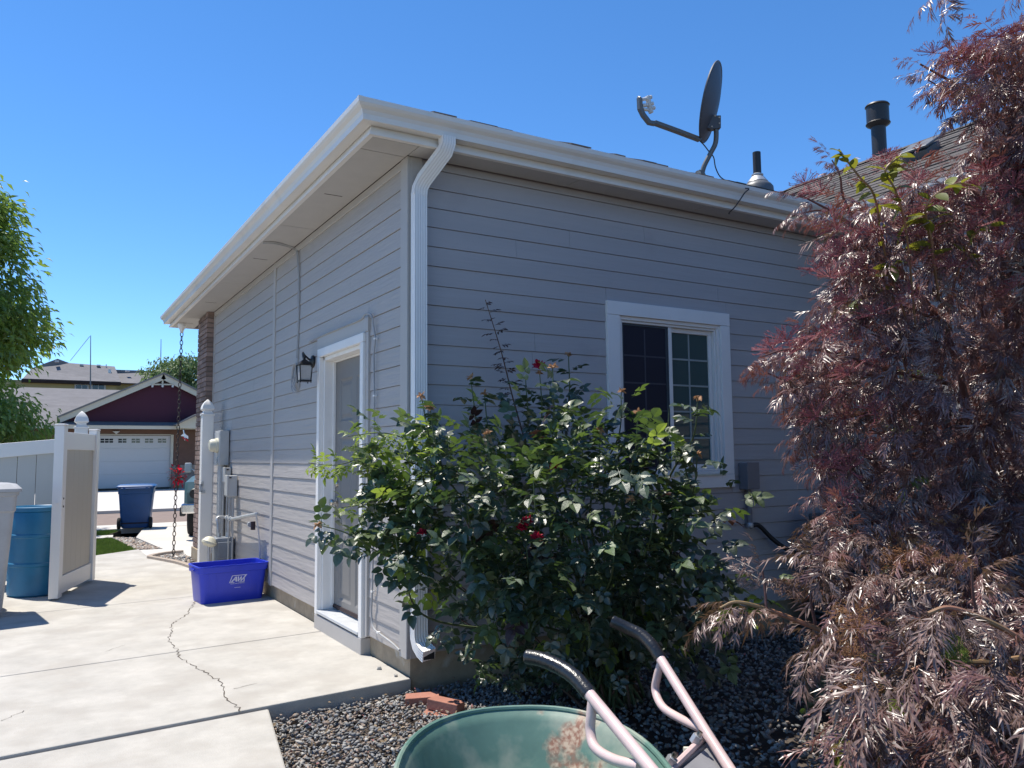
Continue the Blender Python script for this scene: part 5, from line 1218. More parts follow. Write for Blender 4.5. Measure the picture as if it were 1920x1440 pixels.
def ovate(L, w, fold, curl, o=(0, 0, 0), ang=0., rnd=None):
    V = []; F = []; rows = [(0, .0), (.18, .66), (.42, 1.), (.68, .80), (.88, .36), (1., 0)]
    T = Matrix.Translation(o) @ Euler((0, 0, ang)).to_matrix().to_4x4()
    for t, q in rows:
        z = -curl*L*t*t; ww = w*q/2
        V += [T @ Vector((-ww, L*t, z+fold*ww)), T @ Vector((0, L*t, z)), T @ Vector((ww, L*t, z+fold*ww))]
    for i in range(5):
        a = 3*i
        for k in (0, 1): F += [(a+k, a+k+1, a+k+4), (a+k, a+k+4, a+k+3)]
    return [tuple(p) for p in V], F
def rose_leaf(rnd, n=5, w=.72):
    ps = [blade(.62, .02, PI/2, (0, 0), 0, .1)]
    for t, l in ((.24, .31), (.50, .36), (.38, .2))[:2 if n == 5 else 3]:
        for s in (-1, 1): ps.append(ovate(l, l*w, rnd.uniform(.15, .5), rnd.uniform(.1, .45), (0, t, -.04*t), -s*rnd.uniform(1.0, 1.35)))
    ps.append(ovate(.42, .42*w, rnd.uniform(.15, .5), rnd.uniform(.15, .5), (0, .58, -.05), rnd.uniform(-.2, .2)))
    return tri(*merge(ps))
def dirmat(p, d, up, s, roll=0.):
    d = Vector(d).normalized(); up = Vector(up); x = d.cross(up)
    if x.length < 1e-4: x = d.orthogonal()
    x.normalize(); z = x.cross(d)
    R3 = Matrix((x, d, z)).transposed().to_4x4()
    return Matrix.Translation(p) @ R3 @ Matrix.Rotation(roll, 4, 'Y') @ Matrix.Scale(s, 4)
def plant_leaves(root, items, variants, mats, nobj, mass='foliage', name='leaf', smooth=False):
    """items: (matrix, variant index, material index). The largest seen become objects, the rest one mass."""
    vis = []
    for k, (T, vi, mi) in enumerate(items):
        p = T.translation; d = depth(p)
        if d > .3:
            u_, v_ = (p-CAM).dot(CR)/d*FPX, (p-CAM).dot(CD)/d*FPX
            if abs(u_) < 960 and abs(v_) < 720: vis.append((d/T.to_scale()[0], k))
    vis.sort(); sel = set(k for _, k in vis[:nobj]); meshes = {}
    for k in sel:
        T, vi, mi = items[k]
        if (vi, mi) not in meshes:
            me = bpy.data.meshes.new(name); v, f = variants[vi]; me.from_pydata([tuple(x) for x in v], [], [tuple(int(i) for i in x) for x in f]); me.materials.append(M_[mats[mi]]); me.update(); meshes[(vi, mi)] = me
            if smooth: me.polygons.foreach_set('use_smooth', [True]*len(me.polygons))
        o = bpy.data.objects.new(name, meshes[(vi, mi)]); COL.objects.link(o); o.parent = root; o.matrix_basis = Matrix.Translation(-root.location) @ T
    rest = [(variants[vi][0], variants[vi][1], mi, T) for k, (T, vi, mi) in enumerate(items) if k not in sel]
    if rest:
        o = stuff(join_instances(mass, rest, mats, root, smooth))
    return

def mask_sample(P, rnd, n): return scatter(P, n, rnd)

# ---- rose bush
rnd = random.Random(21)
RV = [rose_leaf(rnd) for _ in range(8)]+[rose_leaf(rnd, 7, .45) for _ in range(4)]
base = Vector((.95, -.85, -.1))
rb = empty('rose_bush', base, 'large dark green rose bush with spent blooms growing against the back wall', 'rose bush')
items = []; UP = Vector((0, 0, 1)); cbm = MB(); cbm2 = MB()
cen_r = atD(1030, 980, 4.95)
MASK = [(700, 900), (730, 862), (780, 840), (800, 800), (840, 830), (880, 810), (930, 800), (1000, 770), (1060, 760), (1105, 790), (1130, 820), (1200, 800), (1260, 850), (1300, 885), (1320, 950), (1320, 1020), (1378, 1062), (1335, 1105), (1250, 1150), (1165, 1180), (1060, 1215), (960, 1190), (915, 1150), (875, 1095), (830, 1050), (775, 1020), (735, 985), (715, 940)]
def rose_item(p, out, s, mi=0, young=False):
    d = out*rnd.uniform(.5, 1.1)+Vector((rnd.gauss(0, .45), rnd.gauss(0, .45), rnd.gauss(-.15, .35)))
    up = UP+Vector((rnd.gauss(0, .35), rnd.gauss(0, .35), 0)); vi = rnd.randrange(8, 12) if young else rnd.randrange(8)
    items.append((dirmat(p, d, up, s, rnd.gauss(0, .35)), vi, mi))
for cx_, cy_ in scatter(MASK, 125, rnd):
    cy_ += 22; ex_, ey_ = (cx_-1020)/370, (cy_-985)/270; r2 = min(1, ex_*ex_+ey_*ey_); th = .80*math.sqrt(max(.06, 1-r2*.9))
    D = 4.66+.10*ex_+rnd.uniform(-1, 1)*th
    if rnd.random() < .5: D = 4.66-th*rnd.uniform(.75, 1.05)
    cc_ = atD(cx_, cy_, D); sh = rnd.random(); cr_ = rnd.uniform(.09, .17)
    for k in range(rnd.randrange(10, 18)):
        p = cc_+Vector((rnd.gauss(0, cr_), rnd.gauss(0, cr_), rnd.gauss(0, cr_)))
        if p.y > -.08 or p.z < -.05: continue
        if p.x < .12 and p.y > -.25: continue
        d_ = depth(p); qx, qy = 960+(p-CAM).dot(CR)/d_*FPX, 720+(p-CAM).dot(CD)/d_*FPX
        if qx < 690 and qy > 880 or qx < 760 and qy > 1040 or qx < 820 and qy > 1110: continue
        out = (p-cen_r); out.normalize(); out = (out+Vector((0, 0, .1)))
        rose_item(p, out, rnd.uniform(.11, .185), 3 if sh > .72 else (rnd.choices((0, 1, 3), (5, 3, 2))[0] if qx < 830 else rnd.choices((0, 2, 1), (94, 2, 4))[0]))
def cane(pts, r0=.007, r1=.003, leaves=0, mi=0, size=(.09, .14), start=.35, young=False, mb=None, n=8):
    P = spline(pts, n); N_ = len(P); (mb or cbm).tube(P, [r0+(r1-r0)*i/(N_-1) for i in range(N_)], 6)
    for k in range(leaves):
        t = start+(1-start)*(k+.5)/leaves; i = min(N_-2, int(t*(N_-1))); p = P[i]; tn = (P[i+1]-P[i]).normalized()
        a = k*2.4+rnd.uniform(-.5, .5); o1 = tn.orthogonal().normalized(); o2 = tn.cross(o1)
        out = (o1*math.cos(a)+o2*math.sin(a))*1.0+tn*.4
        d = out+Vector((rnd.gauss(0, .2), rnd.gauss(0, .2), rnd.gauss(-.25, .2)))
        items.append((dirmat(p, d, UP, rnd.uniform(*size), rnd.gauss(0, .3)), rnd.randrange(8, 12) if young else rnd.randrange(8), mi))
    return P
shoots = [(790, 742, 4.35, 4), (806, 764, 4.3, 4), (882, 708, 4.8, 3), (908, 738, 4.75, 3), (985, 705, 4.85, 2), (1012, 700, 4.9, 3), (1036, 688, 4.35, 7), (1066, 665, 5.0, 7), (1165, 733, 4.9, 5), (1196, 772, 4.4, 4), (1216, 778, 4.5, 4), (1309, 745, 4.25, 11), (913, 812, 4.2, 7), (1124, 806, 4.4, 4), (1308, 850, 4.3, 7), (1182, 935, 4.15, 7), (1222, 945, 4.1, 7), (1265, 955, 4.15, 6), (985, 1000, 4.2, 3), (1255, 765, 4.75, 3), (1340, 1075, 4.4, 6), (870, 900, 4.15, 6), (1080, 850, 4.2, 6), (740, 1000, 4.2, 6), (1000, 900, 4.1, 6), (1150, 1000, 4.1, 7)]
tops = []
for (x, y, D, nl_) in shoots:
    D -= .28 if D < 4.6 else .15
    t_ = atD(x, y, D); b_ = atD(x+(1010-x)*.22+rnd.uniform(-15, 15), y+160, D+.45); c_ = b_.lerp(base, .55)+Vector((0, 0, .15))
    cane([base+Vector((rnd.uniform(-.15, .15), rnd.uniform(-.1, .1), 0)), c_, b_, atD(x+(1010-x)*.05+4, y+80, D+.02), t_], .009, .0028, nl_+5, 0, (.11, .17), .45); tops.append(t_)
# sparse bronze shoot against the wall
P = cane([atD(985, 830, 5.3), atD(960, 740, 5.25), atD(940, 660, 5.2), atD(910, 562, 5.2)], .006, .0025, 34, 2, (.075, .12), .1, True, cbm2)
# left sprays: yellow-green young growth crossing the door
for pts, nlv in (([(830, 900, 4.6), (760, 862, 4.45), (690, 858, 4.35), (630, 872, 4.3), (578, 868, 4.28)], 34), ([(820, 880, 4.55), (770, 830, 4.45), (720, 812, 4.4), (652, 818, 4.35)], 26), ([(800, 920, 4.5), (740, 880, 4.4), (700, 835, 4.4), (655, 838, 4.4)], 20), ([(810, 960, 4.5), (740, 950, 4.4), (690, 946, 4.35), (640, 952, 4.3)], 16), ([(790, 880, 4.4), (775, 850, 4.35), (760, 830, 4.35)], 10), ([(830, 930, 4.3), (790, 900, 4.25), (745, 905, 4.2)], 14), ([(980, 1100, 4.2), (955, 1050, 4.15), (930, 1020, 4.12)], 14), ([(1290, 900, 4.3), (1278, 850, 4.25), (1262, 830, 4.22)], 8)):
    cane([atD(*p) for p in pts], .005, .002, nlv, 1, (.08, .13), .25, True)
for pts, nlv in (([(900, 1130, 4.6), (800, 1062, 4.2), (720, 1040, 4.05), (650, 1000, 3.98), (596, 984, 3.95)], 20), ([(850, 1080, 4.4), (780, 1010, 4.2), (730, 985, 4.1), (700, 970, 4.05)], 10), ([(850, 1000, 4.4), (790, 940, 4.3), (720, 925, 4.2), (690, 900, 4.2)], 12)):
    P = cane([atD(*p) for p in pts], .006, .0025, nlv, 0, (.13, .18), .3)
    if pts[-1][0] < 610: tops.append(P[-1])
# low canes
for k in range(30):
    x, y = rnd.uniform(800, 1300), rnd.uniform(900, 1150); t_ = atD(x, y, rnd.uniform(4.6, 5.2)); m_ = base.lerp(t_, .5)+Vector((rnd.uniform(-.15, .15), rnd.uniform(-.1, .1), -.05))
    cane([base+Vector((rnd.uniform(-.25, .25), rnd.uniform(-.15, .1), 0)), m_, t_], .010, .004, 5, 0, (.1, .15), .2, mb=cbm if k % 2 else cbm2)
# undergrowth round the foot
for px, py in scatter([(880, 1150), (1180, 1170), (1160, 1290), (1000, 1300), (880, 1280)], 200, rnd):
    p = onZ(px, py, rnd.uniform(.0, .25)); 
    if p.y < -.12: rose_item(p, Vector((rnd.gauss(0, 1), rnd.gauss(0, 1), .2)).normalized(), rnd.uniform(.09, .14), 0)
cbm.build('cane', 'cane', rb, smooth=True); cbm2.build('cane', 'canebrown', rb, smooth=True)
plant_leaves(rb, items, RV, ['rose', 'roseyoung', 'rosered', 'rosesunlit'], 300)
def bloom(p, s, m, seed, n=11, spent=True):
    r = random.Random(seed); mb = MB()
    for k in range(n):
        a = k*2.4; e = r.uniform(-.5, .9) if spent else r.uniform(.0, 1.4); d = Vector((math.cos(a)*math.cos(e), math.sin(a)*math.cos(e), math.sin(e)))
        v, f = ovate(s*r.uniform(.8, 1.3), s*r.uniform(.5, .8), .3, r.uniform(-.6, .8)); T = dirmat(p, d, UP, 1, r.uniform(-1, 1)); mb.add([T @ Vector(q) for q in v], f)
    mb.lathe([(.001, -.35*s), (.3*s, -.1*s), (.22*s, .25*s), (.001, .35*s)], 8, 1, p)
    return mb.build('spent_bloom' if spent else 'rose_bloom', [m, 'spent' if spent else m], rb)
for i, t_ in enumerate(tops):
    if i in (4,): continue
    if i < 16 or i > 25: bloom(t_, .026, 'spent', i)
for i, (x, y, D, s) in enumerate(((1011, 688, 4.7, .042), (1042, 880, 3.85, .034), (988, 982, 3.78, .036), (978, 992, 3.8, .03), (1008, 1010, 3.78, .034), (792, 1000, 3.95, .026), (975, 1062, 4.2, .026), (1110, 1085, 4.3, .022))):
    bloom(atD(x, y, D), s, 'petal', 50+i, 26, False)

# ---- elderberry
rnd = random.Random(5)
EV = [elder_leaf(rnd) for _ in range(7)]+[elder_leaf(rnd, 1., True) for _ in range(6)]
eb_ = Vector((2.0, -2.6, -.1))
eld = empty('elderberry_shrub', eb_, 'huge dark purple cut-leaf elder shrub with pink and orange flower heads', 'shrub')
items = []; em1 = MB(); em2 = MB()
def Dc(py): 
    t = max(0, min(1, (py-840)/520)); t = t*t*(3-2*t); return 3.75-1.35*t
EM = [(1560, 440), (1590, 400), (1650, 375), (1700, 350), (1780, 310), (1840, 270), (1880, 200), (1850, 120), (1900, 60), (2150, -60), (2300, 400), (2300, 1700), (1700, 1560), (1640, 1440), (1620, 1350), (1640, 1270), (1610, 1200), (1590, 1130), (1530, 1090), (1540, 1010), (1575, 960), (1550, 900), (1555, 830), (1530, 780), (1500, 700), (1500, 640), (1530, 580), (1580, 540), (1590, 490)]
def elder_item(p, d, s, mi=0):
    up = UP+Vector((rnd.gauss(0, .35), rnd.gauss(0, .35), 0))
    items.append((dirmat(p, d, up, s, rnd.gauss(0, .4)), rnd.randrange(7, 13) if mi == 2 and rnd.random() < .75 else rnd.randrange(7), mi))
for px, py in scatter(EM, 4300, rnd):
    D = Dc(py)+rnd.uniform(-.55, 1.3); 
    if rnd.random() < .36: D = Dc(py)-rnd.uniform(.35, .6)
    if py > 980 and rnd.random() < .52: continue
    p = atD(px, py, D)
    if p.z < .02: continue
    out = Vector((p.x-2.1, p.y+2.4, 0)); out.normalize()
    d = out*rnd.uniform(.3, 1)-CR*rnd.uniform(0, .5)+Vector((rnd.gauss(0, .4), rnd.gauss(0, .4), rnd.gauss(-.25, .45)))
    elder_item(p, d, rnd.uniform(.15, .24)*(1.25 if rnd.random() < .15 else 1), 1 if rnd.random() < .015 else (2 if rnd.random() < .12+.45*max(0, min(1, (py-850)/350)) else 0))
for px, py in scatter([(1760, 150), (1800, 100), (1870, 60), (1960, 20), (2100, 0), (2100, 420), (1860, 330), (1880, 220)], 330, rnd):
    elder_item(atD(px, py, 3.55+rnd.uniform(-.5, .5)), -CR*rnd.uniform(0, 1)+Vector((rnd.gauss(0, .5), rnd.gauss(0, .5), rnd.gauss(-.2, .5))), rnd.uniform(.14, .21))
def ebranch(pts, r0, r1, nleaf, s=(.14, .2), mb=None, start=.3, mi=None, droop=.35, n=8):
    low = not isinstance(pts[-1], Vector) and pts[-1][1] > 980
    if mi is None: mi = 2 if low else 0
    P = spline([atD(*p) if len(p) == 3 and not isinstance(p, Vector) else p for p in pts], n); N_ = len(P)
    (mb or em1).tube(P, [r0+(r1-r0)*i/(N_-1) for i in range(N_)], 7)
    for k in range(nleaf):
        t = start+(1-start)*(k+.5)/nleaf; i = min(N_-2, int(t*(N_-1))); tn = (P[i+1]-P[i]).normalized()
        sd = tn.cross(UP); sd = sd.normalized() if sd.length > .1 else CR
        for sg in (-1, 1):
            d = sd*sg*rnd.uniform(.6, 1)+tn*rnd.uniform(.3, .9)+Vector((0, 0, -droop+rnd.gauss(0, .2)))
            elder_item(P[i], d, rnd.uniform(*s), mi)
    elder_item(P[-1], (P[-1]-P[-3]).normalized()+Vector((0, 0, -droop*.5)), rnd.uniform(*s), mi)
    return P
C_ = lambda *a: Vector(a)
stems = [
 # upper arm against the sky
 ([C_(2.1, -2.5, 0), C_(2.0, -2.6, 1.5), (1960, 420, 3.7), (1870, 230, 3.6), (1800, 165, 3.55), (1725, 120, 3.5)], .02, .004, 8, (.13, .18)),
 ([(1875, 240, 3.6), (1850, 150, 3.55), (1850, 90, 3.5), (1890, 55, 3.5)], .007, .003, 5, (.13, .18)),
 ([(1860, 220, 3.6), (1830, 190, 3.6), (1785, 175, 3.6), (1740, 150, 3.6)], .006, .003, 4, (.12, .17)),
 ([(1880, 260, 3.6), (1850, 205, 3.6), (1800, 205, 3.55), (1785, 215, 3.5)], .006, .003, 3, (.12, .16)),
 ([(1900, 240, 3.6), (1905, 160, 3.6), (1915, 60, 3.5)], .006, .003, 6, (.13, .18)),
 ([(1960, 300, 3.5), (1990, 100, 3.3), (1960, 0, 3.0), (1800, -50, 2.6), (1775, -10, 2.5)], .008, .003, 4, (.14, .17)),
 # left-reaching twigs
 ([C_(2.0, -2.5, .2), (1800, 700, 3.7), (1640, 470, 3.6), (1580, 410, 3.55), (1500, 365, 3.5)], .02, .003, 6, (.11, .15)),
 ([(1660, 500, 3.6), (1590, 420, 3.55), (1540, 395, 3.55), (1485, 405, 3.5)], .007, .003, 4, (.1, .13)),
 ([(1640, 470, 3.6), (1585, 380, 3.55), (1575, 330, 3.5), (1560, 300, 3.5)], .007, .003, 4, (.1, .13)),
 ([(1700, 520, 3.6), (1640, 450, 3.5), (1600, 440, 3.5), (1560, 460, 3.45)], .008, .003, 6, (.12, .16)),
 ([(1760, 600, 3.6), (1650, 560, 3.5), (1580, 540, 3.45), (1545, 560, 3.4)], .008, .003, 6, (.12, .16)),
 ([(1780, 720, 3.6), (1650, 690, 3.5), (1560, 660, 3.4), (1480, 655, 3.35), (1430, 668, 3.3)], .010, .003, 8, (.13, .17)),
 ([(1700, 720, 3.5), (1600, 700, 3.4), (1500, 720, 3.35), (1440, 700, 3.3)], .008, .003, 7, (.12, .17)),
 ([(1700, 760, 3.5), (1600, 780, 3.4), (1530, 800, 3.35), (1500, 830, 3.3)], .008, .003, 6, (.12, .17)),
 ([(1720, 860, 3.5), (1640, 860, 3.3), (1570, 870, 3.2), (1545, 900, 3.2)], .008, .003, 6, (.12, .16)),
 ([(1700, 1040, 3.1), (1620, 960, 3.1), (1560, 960, 3.05), (1520, 990, 3.0)], .008, .003, 6, (.12, .16)),
 # low arms reaching over the gravel
 ([C_(2.0, -2.6, .3), (1760, 1180, 3.0), (1623, 1213, 2.85), (1526, 1176, 2.85), (1436, 1142, 2.85), (1381, 1129, 2.85), (1350, 1140, 2.85)], .016, .004, 8, (.15, .20), 'g'),
 ([(1529, 1171, 2.86), (1520, 1120, 2.86), (1523, 1065, 2.86)], .006, .003, 3, (.15, .19)),
 ([(1437, 1142, 2.85), (1434, 1100, 2.86), (1430, 1070, 2.86)], .005, .003, 3, (.13, .17)),
 ([(1640, 1197, 2.7), (1570, 1194, 2.7), (1530, 1205, 2.7), (1507, 1235, 2.7)], .008, .004, 4, (.16, .20)),
 ([(1660, 1110, 2.8), (1600, 1080, 2.8), (1560, 1050, 2.8), (1530, 1040, 2.8)], .008, .003, 6, (.15, .19)),
 ([(1700, 1060, 2.9), (1650, 1020, 2.9), (1620, 1000, 2.9), (1580, 1010, 2.85)], .008, .003, 5, (.14, .18)),
 # close right-hand stems
 ([C_(.9, -3.6, .2), (1990, 1250, 2.2), (1900, 1190, 2.15), (1830, 1155, 2.12), (1778, 1139, 2.1), (1740, 1150, 2.1)], .011, .005, 7, (.14, .18), 'g'),
 ([(2000, 1330, 2.0), (1920, 1300, 1.98), (1849, 1275, 1.95), (1790, 1280, 1.93), (1745, 1310, 1.92)], .010, .005, 6, (.15, .19)),
 ([(1745, 1310, 1.92), (1720, 1340, 1.9), (1700, 1380, 1.88)], .005, .003, 2, (.16, .2)),
 ([(2000, 1220, 2.1), (1860, 1240, 2.1), (1760, 1240, 2.1), (1700, 1260, 2.1)], .008, .004, 6, (.14, .18), 'g'),
 ([(1840, 1180, 2.3), (1825, 1120, 2.3), (1822, 1060, 2.3)], .006, .003, 4, (.13, .17)),
 ([(2000, 1420, 1.9), (1900, 1400, 1.9), (1820, 1420, 1.9), (1760, 1450, 1.9)], .008, .004, 5, (.15, .19)),
 ([(1900, 1330, 2.1), (1800, 1330, 2.1), (1720, 1360, 2.1), (1680, 1400, 2.1)], .008, .004, 6, (.14, .18)),
]
for st in stems: ebranch(st[0], st[1], st[2], st[3], st[4], em2 if len(st) > 5 else em1)
for k in range(26):   # stout stems inside
    px, py = rnd.uniform(1620, 2100), rnd.uniform(250, 1100); t_ = atD(px, py, Dc(py)+rnd.uniform(-.3, .5)); b_ = eb_+Vector((rnd.uniform(-.5, .6), rnd.uniform(-.5, .5), 0))
    ebranch([b_, b_.lerp(t_, .5)+Vector((0, 0, .3)), t_], .016, .005, 3, (.13, .18), None, .7)
for px, py, D in ((1785, 1175, 2.08), (1790, 1200, 2.08), (1700, 1300, 2.0), (1660, 1325, 2.1), (1690, 1315, 2.05), (1370, 1135, 2.83)):
    for k in range(2): elder_item(atD(px, py, D), Vector((rnd.gauss(0, .3), rnd.gauss(0, .3), -1)), rnd.uniform(.10, .13), 1)
em1.build('stem', 'elderstem', eld, smooth=True); em2.build('stem', 'elderstemg', eld, smooth=True)
plant_leaves(eld, items, EV, ['elder', 'eldergreen', 'elderpale'], 300)
# flower heads: flat umbels of thin stalks
def umbel(seed, n, ball):
    r = random.Random(seed); mb = MB()
    for k in range(n):
        a = r.uniform(0, 2*PI); q = math.sqrt(r.random()); e = Vector((q*math.cos(a), q*math.sin(a), .45-.22*q*q+r.uniform(-.05, .05))); m = Vector((e.x*.55, e.y*.55, e.z*.55)) 
        mb.tube([(0, 0, 0) if k % 3 == 0 else m*.7, m, e], .012, 3, 0, cap=False)
        for j in range(3):
            f_ = e+Vector((r.gauss(0, .07), r.gauss(0, .07), r.gauss(.05, .03))); mb.tube([m.lerp(e, .8), f_], .009, 3, 0, cap=False)
            s_ = ball*r.uniform(.6, 1.2); mb.add([f_+Vector(v)*s_ for v in ((1, 0, 0), (-1, 0, 0), (0, 1, 0), (0, -1, 0), (0, 0, 1), (0, 0, -1))], [(0, 2, 4), (2, 1, 4), (1, 3, 4), (3, 0, 4), (2, 0, 5), (1, 2, 5), (3, 1, 5), (0, 3, 5)], 1 if len(mb.v) % 5 else 0)
    return mb
uprot = [umbel(k, 46, .016).build('flower_head', ['umbel', 'umbel'], eld) for k in range(3)]
oprot = [umbel(k+9, 70, .045).build('flower_head', ['umbelorange', 'umbelorange'], eld) for k in range(2)]
used = set()
def put(protos, px, py, D, s):
    pr = rnd.choice(protos)
    if pr.name in used: o = dup(pr, eld)
    else: o = pr; used.add(pr.name)
    d = (-CR*rnd.uniform(.2, 1)+UP*rnd.uniform(.5, 1.2)-CF*rnd.uniform(.2, .9)).normalized()
    o.matrix_parent_inverse = Matrix(); o.matrix_basis = Matrix.Translation(atD(px, py, D)-eld.location) @ d.to_track_quat('Z', 'Y').to_matrix().to_4x4() @ Matrix.Rotation(rnd.uniform(0, 6), 4, 'Z') @ Matrix.Diagonal((s, s*.7, s*.8, 1))
for (px, py, s) in ((1448, 655, .11), (1475, 640, .10), (1500, 655, .09), (1570, 430, .11), (1600, 455, .09), (1555, 520, .10), (1590, 560, .09), (1510, 345, .08), (1540, 360, .08), (1640, 590, .10), (1560, 620, .09), (1600, 640, .10), (1590, 700, .09), (1570, 745, .09), (1530, 780, .09), (1640, 770, .10), (1660, 300, .08), (1720, 340, .10), (1690, 370, .10), (1760, 380, .10), (1800, 360, .1), (1850, 320, .1), (1860, 390, .11), (1820, 430, .1), (1900, 350, .1), (1800, 110, .10), (1830, 90, .09), (1880, 70, .09), (1750, 100, .08), (1850, 130, .09), (1830, 200, .07), (1870, 480, .1), (1700, 420, .1), (1650, 440, .1), (1560, 480, .09), (1700, 560, .08), (1560, 860, .09), (1590, 880, .09), (1620, 850, .08), (1580, 930, .10), (1720, 480, .1), (1780, 500, .08), (1900, 540, .09), (1600, 510, .09), (1900, 420, .1), (1750, 440, .09), (1640, 680, .08)):
    put(uprot, px, py, Dc(py)-.68+rnd.uniform(-.05, .1), s*rnd.uniform(.9, 1.15))
    for q_ in range(1 if rnd.random() < .6 else 0): put(uprot, px+rnd.gauss(0, 22), py+rnd.gauss(0, 22), Dc(py)-.6+rnd.uniform(-.08, .15), s*rnd.uniform(.6, .9))
for (px, py, s) in ((1700, 850, .09), (1720, 830, .08), (1600, 780, .08), (1610, 830, .07), (1700, 1040, .11), (1670, 1060, .10), (1730, 1050, .10), (1570, 1060, .09), (1600, 1150, .09), (1610, 1180, .08), (1600, 1230, .08), (1605, 1300, .09), (1620, 1290, .08), (1820, 1000, .09), (1770, 980, .08), (1880, 1270, .08), (1660, 1010, .09), (1740, 880, .07), (1800, 1060, .09)):
    put(oprot, px, py, Dc(py)-.48+rnd.uniform(-.05, .1), s*rnd.uniform(.55, .85))
for o in uprot+oprot:
    if o.name not in used: bpy.data.objects.remove(o)
# ---- yellow-green climber threading the shrub
rnd = random.Random(8); items = []; vm = MB()
vb_ = atD(1700, 700, 3.5)
vine = empty('climbing_rose_shoots', vb_, 'yellow-green broad-leaved shoots poking out of the purple shrub near the roof', 'climber')
OV = [tri(*ovate(1, .55, rnd.uniform(.1, .4), rnd.uniform(.1, .5))) for _ in range(5)]
def vshoot(pts, nl, s, mi=0):
    P = spline([atD(*p) for p in pts], 8); vm.tube(P, [.004]*len(P), 6)
    for k in range(nl):
        i = int(len(P)*(.3+.7*k/nl)); i = min(i, len(P)-2); d = Vector((rnd.gauss(0, 1), rnd.gauss(0, 1), rnd.gauss(-.1, .5))).normalized()+(P[i+1]-P[i]).normalized()*.5
        items.append((dirmat(P[i], d, UP, rnd.uniform(*s), rnd.gauss(0, .4)), rnd.randrange(5), mi))
vshoot([(1700, 700, 3.4), (1660, 480, 3.2), (1640, 370, 3.05), (1610, 330, 3.0), (1572, 280, 3.0)], 24, (.035, .065))
vshoot([(1720, 650, 3.3), (1700, 440, 3.1), (1680, 360, 3.0), (1660, 320, 2.95), (1690, 290, 2.95)], 18, (.05, .09))
vshoot([(1760, 560, 3.3), (1740, 430, 3.1), (1740, 380, 3.0), (1790, 345, 3.0), (1825, 348, 3.0)], 12, (.05, .09))
vshoot([(1780, 560, 3.3), (1820, 450, 3.1), (1860, 420, 3.05)], 7, (.05, .08)); vshoot([(1700, 600, 3.3), (1670, 510, 3.1), (1690, 490, 3.05)], 6, (.06, .09)); vshoot([(1760, 560, 3.2), (1745, 440, 3.1), (1730, 400, 3.05)], 8, (.07, .1))
vm.build('shoot', 'elderstemg', vine, smooth=True); plant_leaves(vine, items, OV, ['yleaf'], 300, smooth=True)
# red flower and seedlings at the foot of the elder
fr_ = onZ(1604, 1345, .16); rf_ = empty('red_flower_plant', Vector((fr_.x, fr_.y, -.1)), 'single bright red flower peeking out beneath the purple shrub', 'flower')
MB().tube([(fr_.x, fr_.y, -.1), fr_], .003, 5).build('stalk', 'cane', rf_)
mb = MB()
for k in range(30):
    a = k*2.4; e = rnd.uniform(-.2, 1.2); d = Vector((math.cos(a)*math.cos(e), math.sin(a)*math.cos(e), math.sin(e))); v, f = ovate(.034, .012, .2, .2); T = dirmat(fr_, d, UP, 1); mb.add([T @ Vector(q) for q in v], f)
mb.build('petals', 'redflower', rf_)
items = []
for px, py in scatter([(1540, 1400), (1660, 1370), (1680, 1440), (1540, 1450)], 22, rnd): items.append((dirmat(onZ(px, py, -.07), Vector((rnd.gauss(0, .6), rnd.gauss(0, .6), 1)), CF, rnd.uniform(.05, .1)), rnd.randrange(5), 0))
sd_ = empty('seedlings', onZ(1600, 1420, -.1), 'fresh green weeds sprouting from the sunlit gravel under the shrub', 'weeds'); plant_leaves(sd_, items, OV, ['yleaf'], 60, smooth=True)
items = []
for px, py in scatter([(1480, 1270), (1570, 1260), (1580, 1330), (1500, 1340)], 60, rnd): items.append((dirmat(onZ(px, py, -.07), Vector((rnd.gauss(0, .8), rnd.gauss(0, .8), .8)), CF, rnd.uniform(.04, .08)), rnd.randrange(5), 0))
sd2 = empty('low_weeds', onZ(1530, 1300, -.1), 'dim low green weeds on the shaded gravel left of the red flower', 'weeds'); plant_leaves(sd2, items, OV, ['rose'], 60)

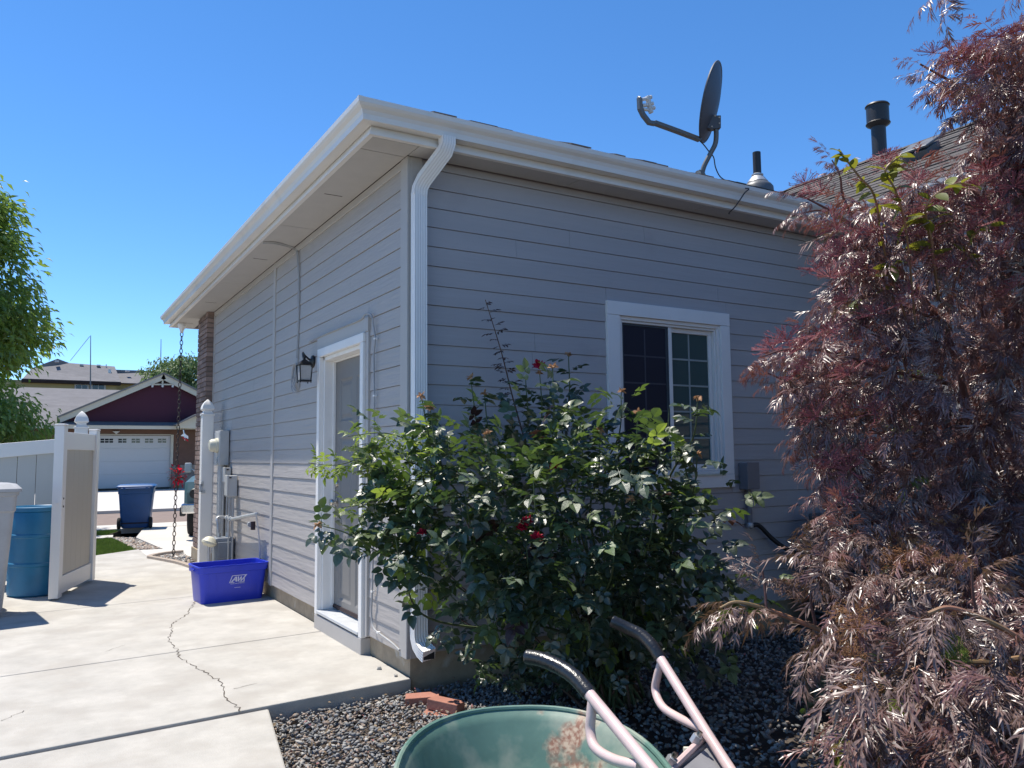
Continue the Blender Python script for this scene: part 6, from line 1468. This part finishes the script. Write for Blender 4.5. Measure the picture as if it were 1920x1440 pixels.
# ---- trees
def tree(name, centre, rx, rz, ground, nclump, nleaf, ls, m, label, seed, trunk=True, nobj=0, droop=.7, cl=.5, group='trees beyond the fence'):
    r = random.Random(seed); root = empty(name, Vector((centre.x, centre.y, ground)), label, 'tree', group); items = []; tb_ = MB()
    LV = []
    for k in range(3):
        v, f = blade(1, .40, PI/2, (0, 0), 0, r.uniform(.2, .5), .3); LV.append(tri(v, f))
    tb_.tube(spline([Vector((centre.x, centre.y, ground-.1)), Vector((centre.x+.1, centre.y, ground+(centre.z-ground)*.5)), centre, centre+Vector((0, 0, rz*.6))], 5), [.16-.13*i/15 for i in range(16)], 9)
    cs = []
    for k in range(nclump):
        while True:
            q = Vector((r.uniform(-1, 1), r.uniform(-1, 1), r.uniform(-1, 1)))
            if q.length < 1: break
        q = q.normalized()*(q.length**.45)*r.uniform(.85, 1.08)
        w = 1-.35*max(0, q.z)
        c = centre+Vector((q.x*rx*w, q.y*rx*w, q.z*rz)); cs.append((c, q))
        if k % 2 == 0: tb_.tube(spline([centre+Vector((0, 0, -rz*.5+.5*q.z*rz)), centre.lerp(c, .5)+Vector((0, 0, .1*rz)), c], 4), [.045, .04, .035, .03, .028, .024, .018, .012, .008][:9], 5)
    per = nleaf//nclump
    for c, q in cs:
        for j in range(per):
            o_ = Vector((r.gauss(0, 1), r.gauss(0, 1), r.gauss(0, .75)))*cl*.42
            d = Vector((q.x, q.y, 0))*.6+o_*.8+Vector((r.gauss(0, .5), r.gauss(0, .5), -droop+r.gauss(0, .3)))
            items.append((dirmat(c+Vector([max(-1.1*cl, min(1.1*cl, w)) for w in o_]), d, UP, ls*r.uniform(.7, 1.25), r.gauss(0, .6)), r.randrange(3), 0))
    tb_.build('trunk', 'bark', root, smooth=True)
    plant_leaves(root, items, LV, [m], nobj, mass='crown')
    return root
c = atD(-195, 555, 15.5); tree('leafy_tree', c, 2.4, 3.55, -.05, 260, 47000, .165, 'tree', 'leafy green tree filling the far side behind the vinyl fence', 3, cl=.52, droop=.4)
c = atD(-90, 790, 15.); tree('leafy_tree', c, 1.5, .75, -.05, 45, 5500, .14, 'tree', 'lower leafy tree just above the vinyl fence rail, in front of the tiled roof', 4, cl=.5)
c = atD(352, 715, 48); tree('far_tree', c, 2.1, 1.55, 0, 60, 7000, .26, 'tree2', 'small pale green tree far off between mast and brick column', 6, cl=.7)
c = atD(303, 693, 50); tree('far_tree', c, 1.0, .6, 0, 12, 700, .24, 'tree2', 'thin wispy treetop behind the second antenna mast', 8, cl=.6)
# red flowering shrub across the street
r_c = onY(334, 893, 33); fsh = empty('red_flower_shrub', Vector((r_c.x, 33, 0)), 'small bush of red flowers seen through the rain chain', 'flowering shrub')
items = []; r = random.Random(2)
for k in range(130): o_ = Vector((r.gauss(0, .14), r.gauss(0, .14), r.gauss(0, .17))); items.append((dirmat(Vector((r_c.x, 33, r_c.z))+o_, o_+Vector((0, 0, .01)), UP, r.uniform(.12, .2)), r.randrange(5), 0 if r.random() < .7 else 1))
MB().tube([(r_c.x, 33, 0), (r_c.x, 33, r_c.z)], .03, 6).build('stem', 'bark', fsh); plant_leaves(fsh, items, OV, ['redflower', 'tree2'], 0, mass='flowers')
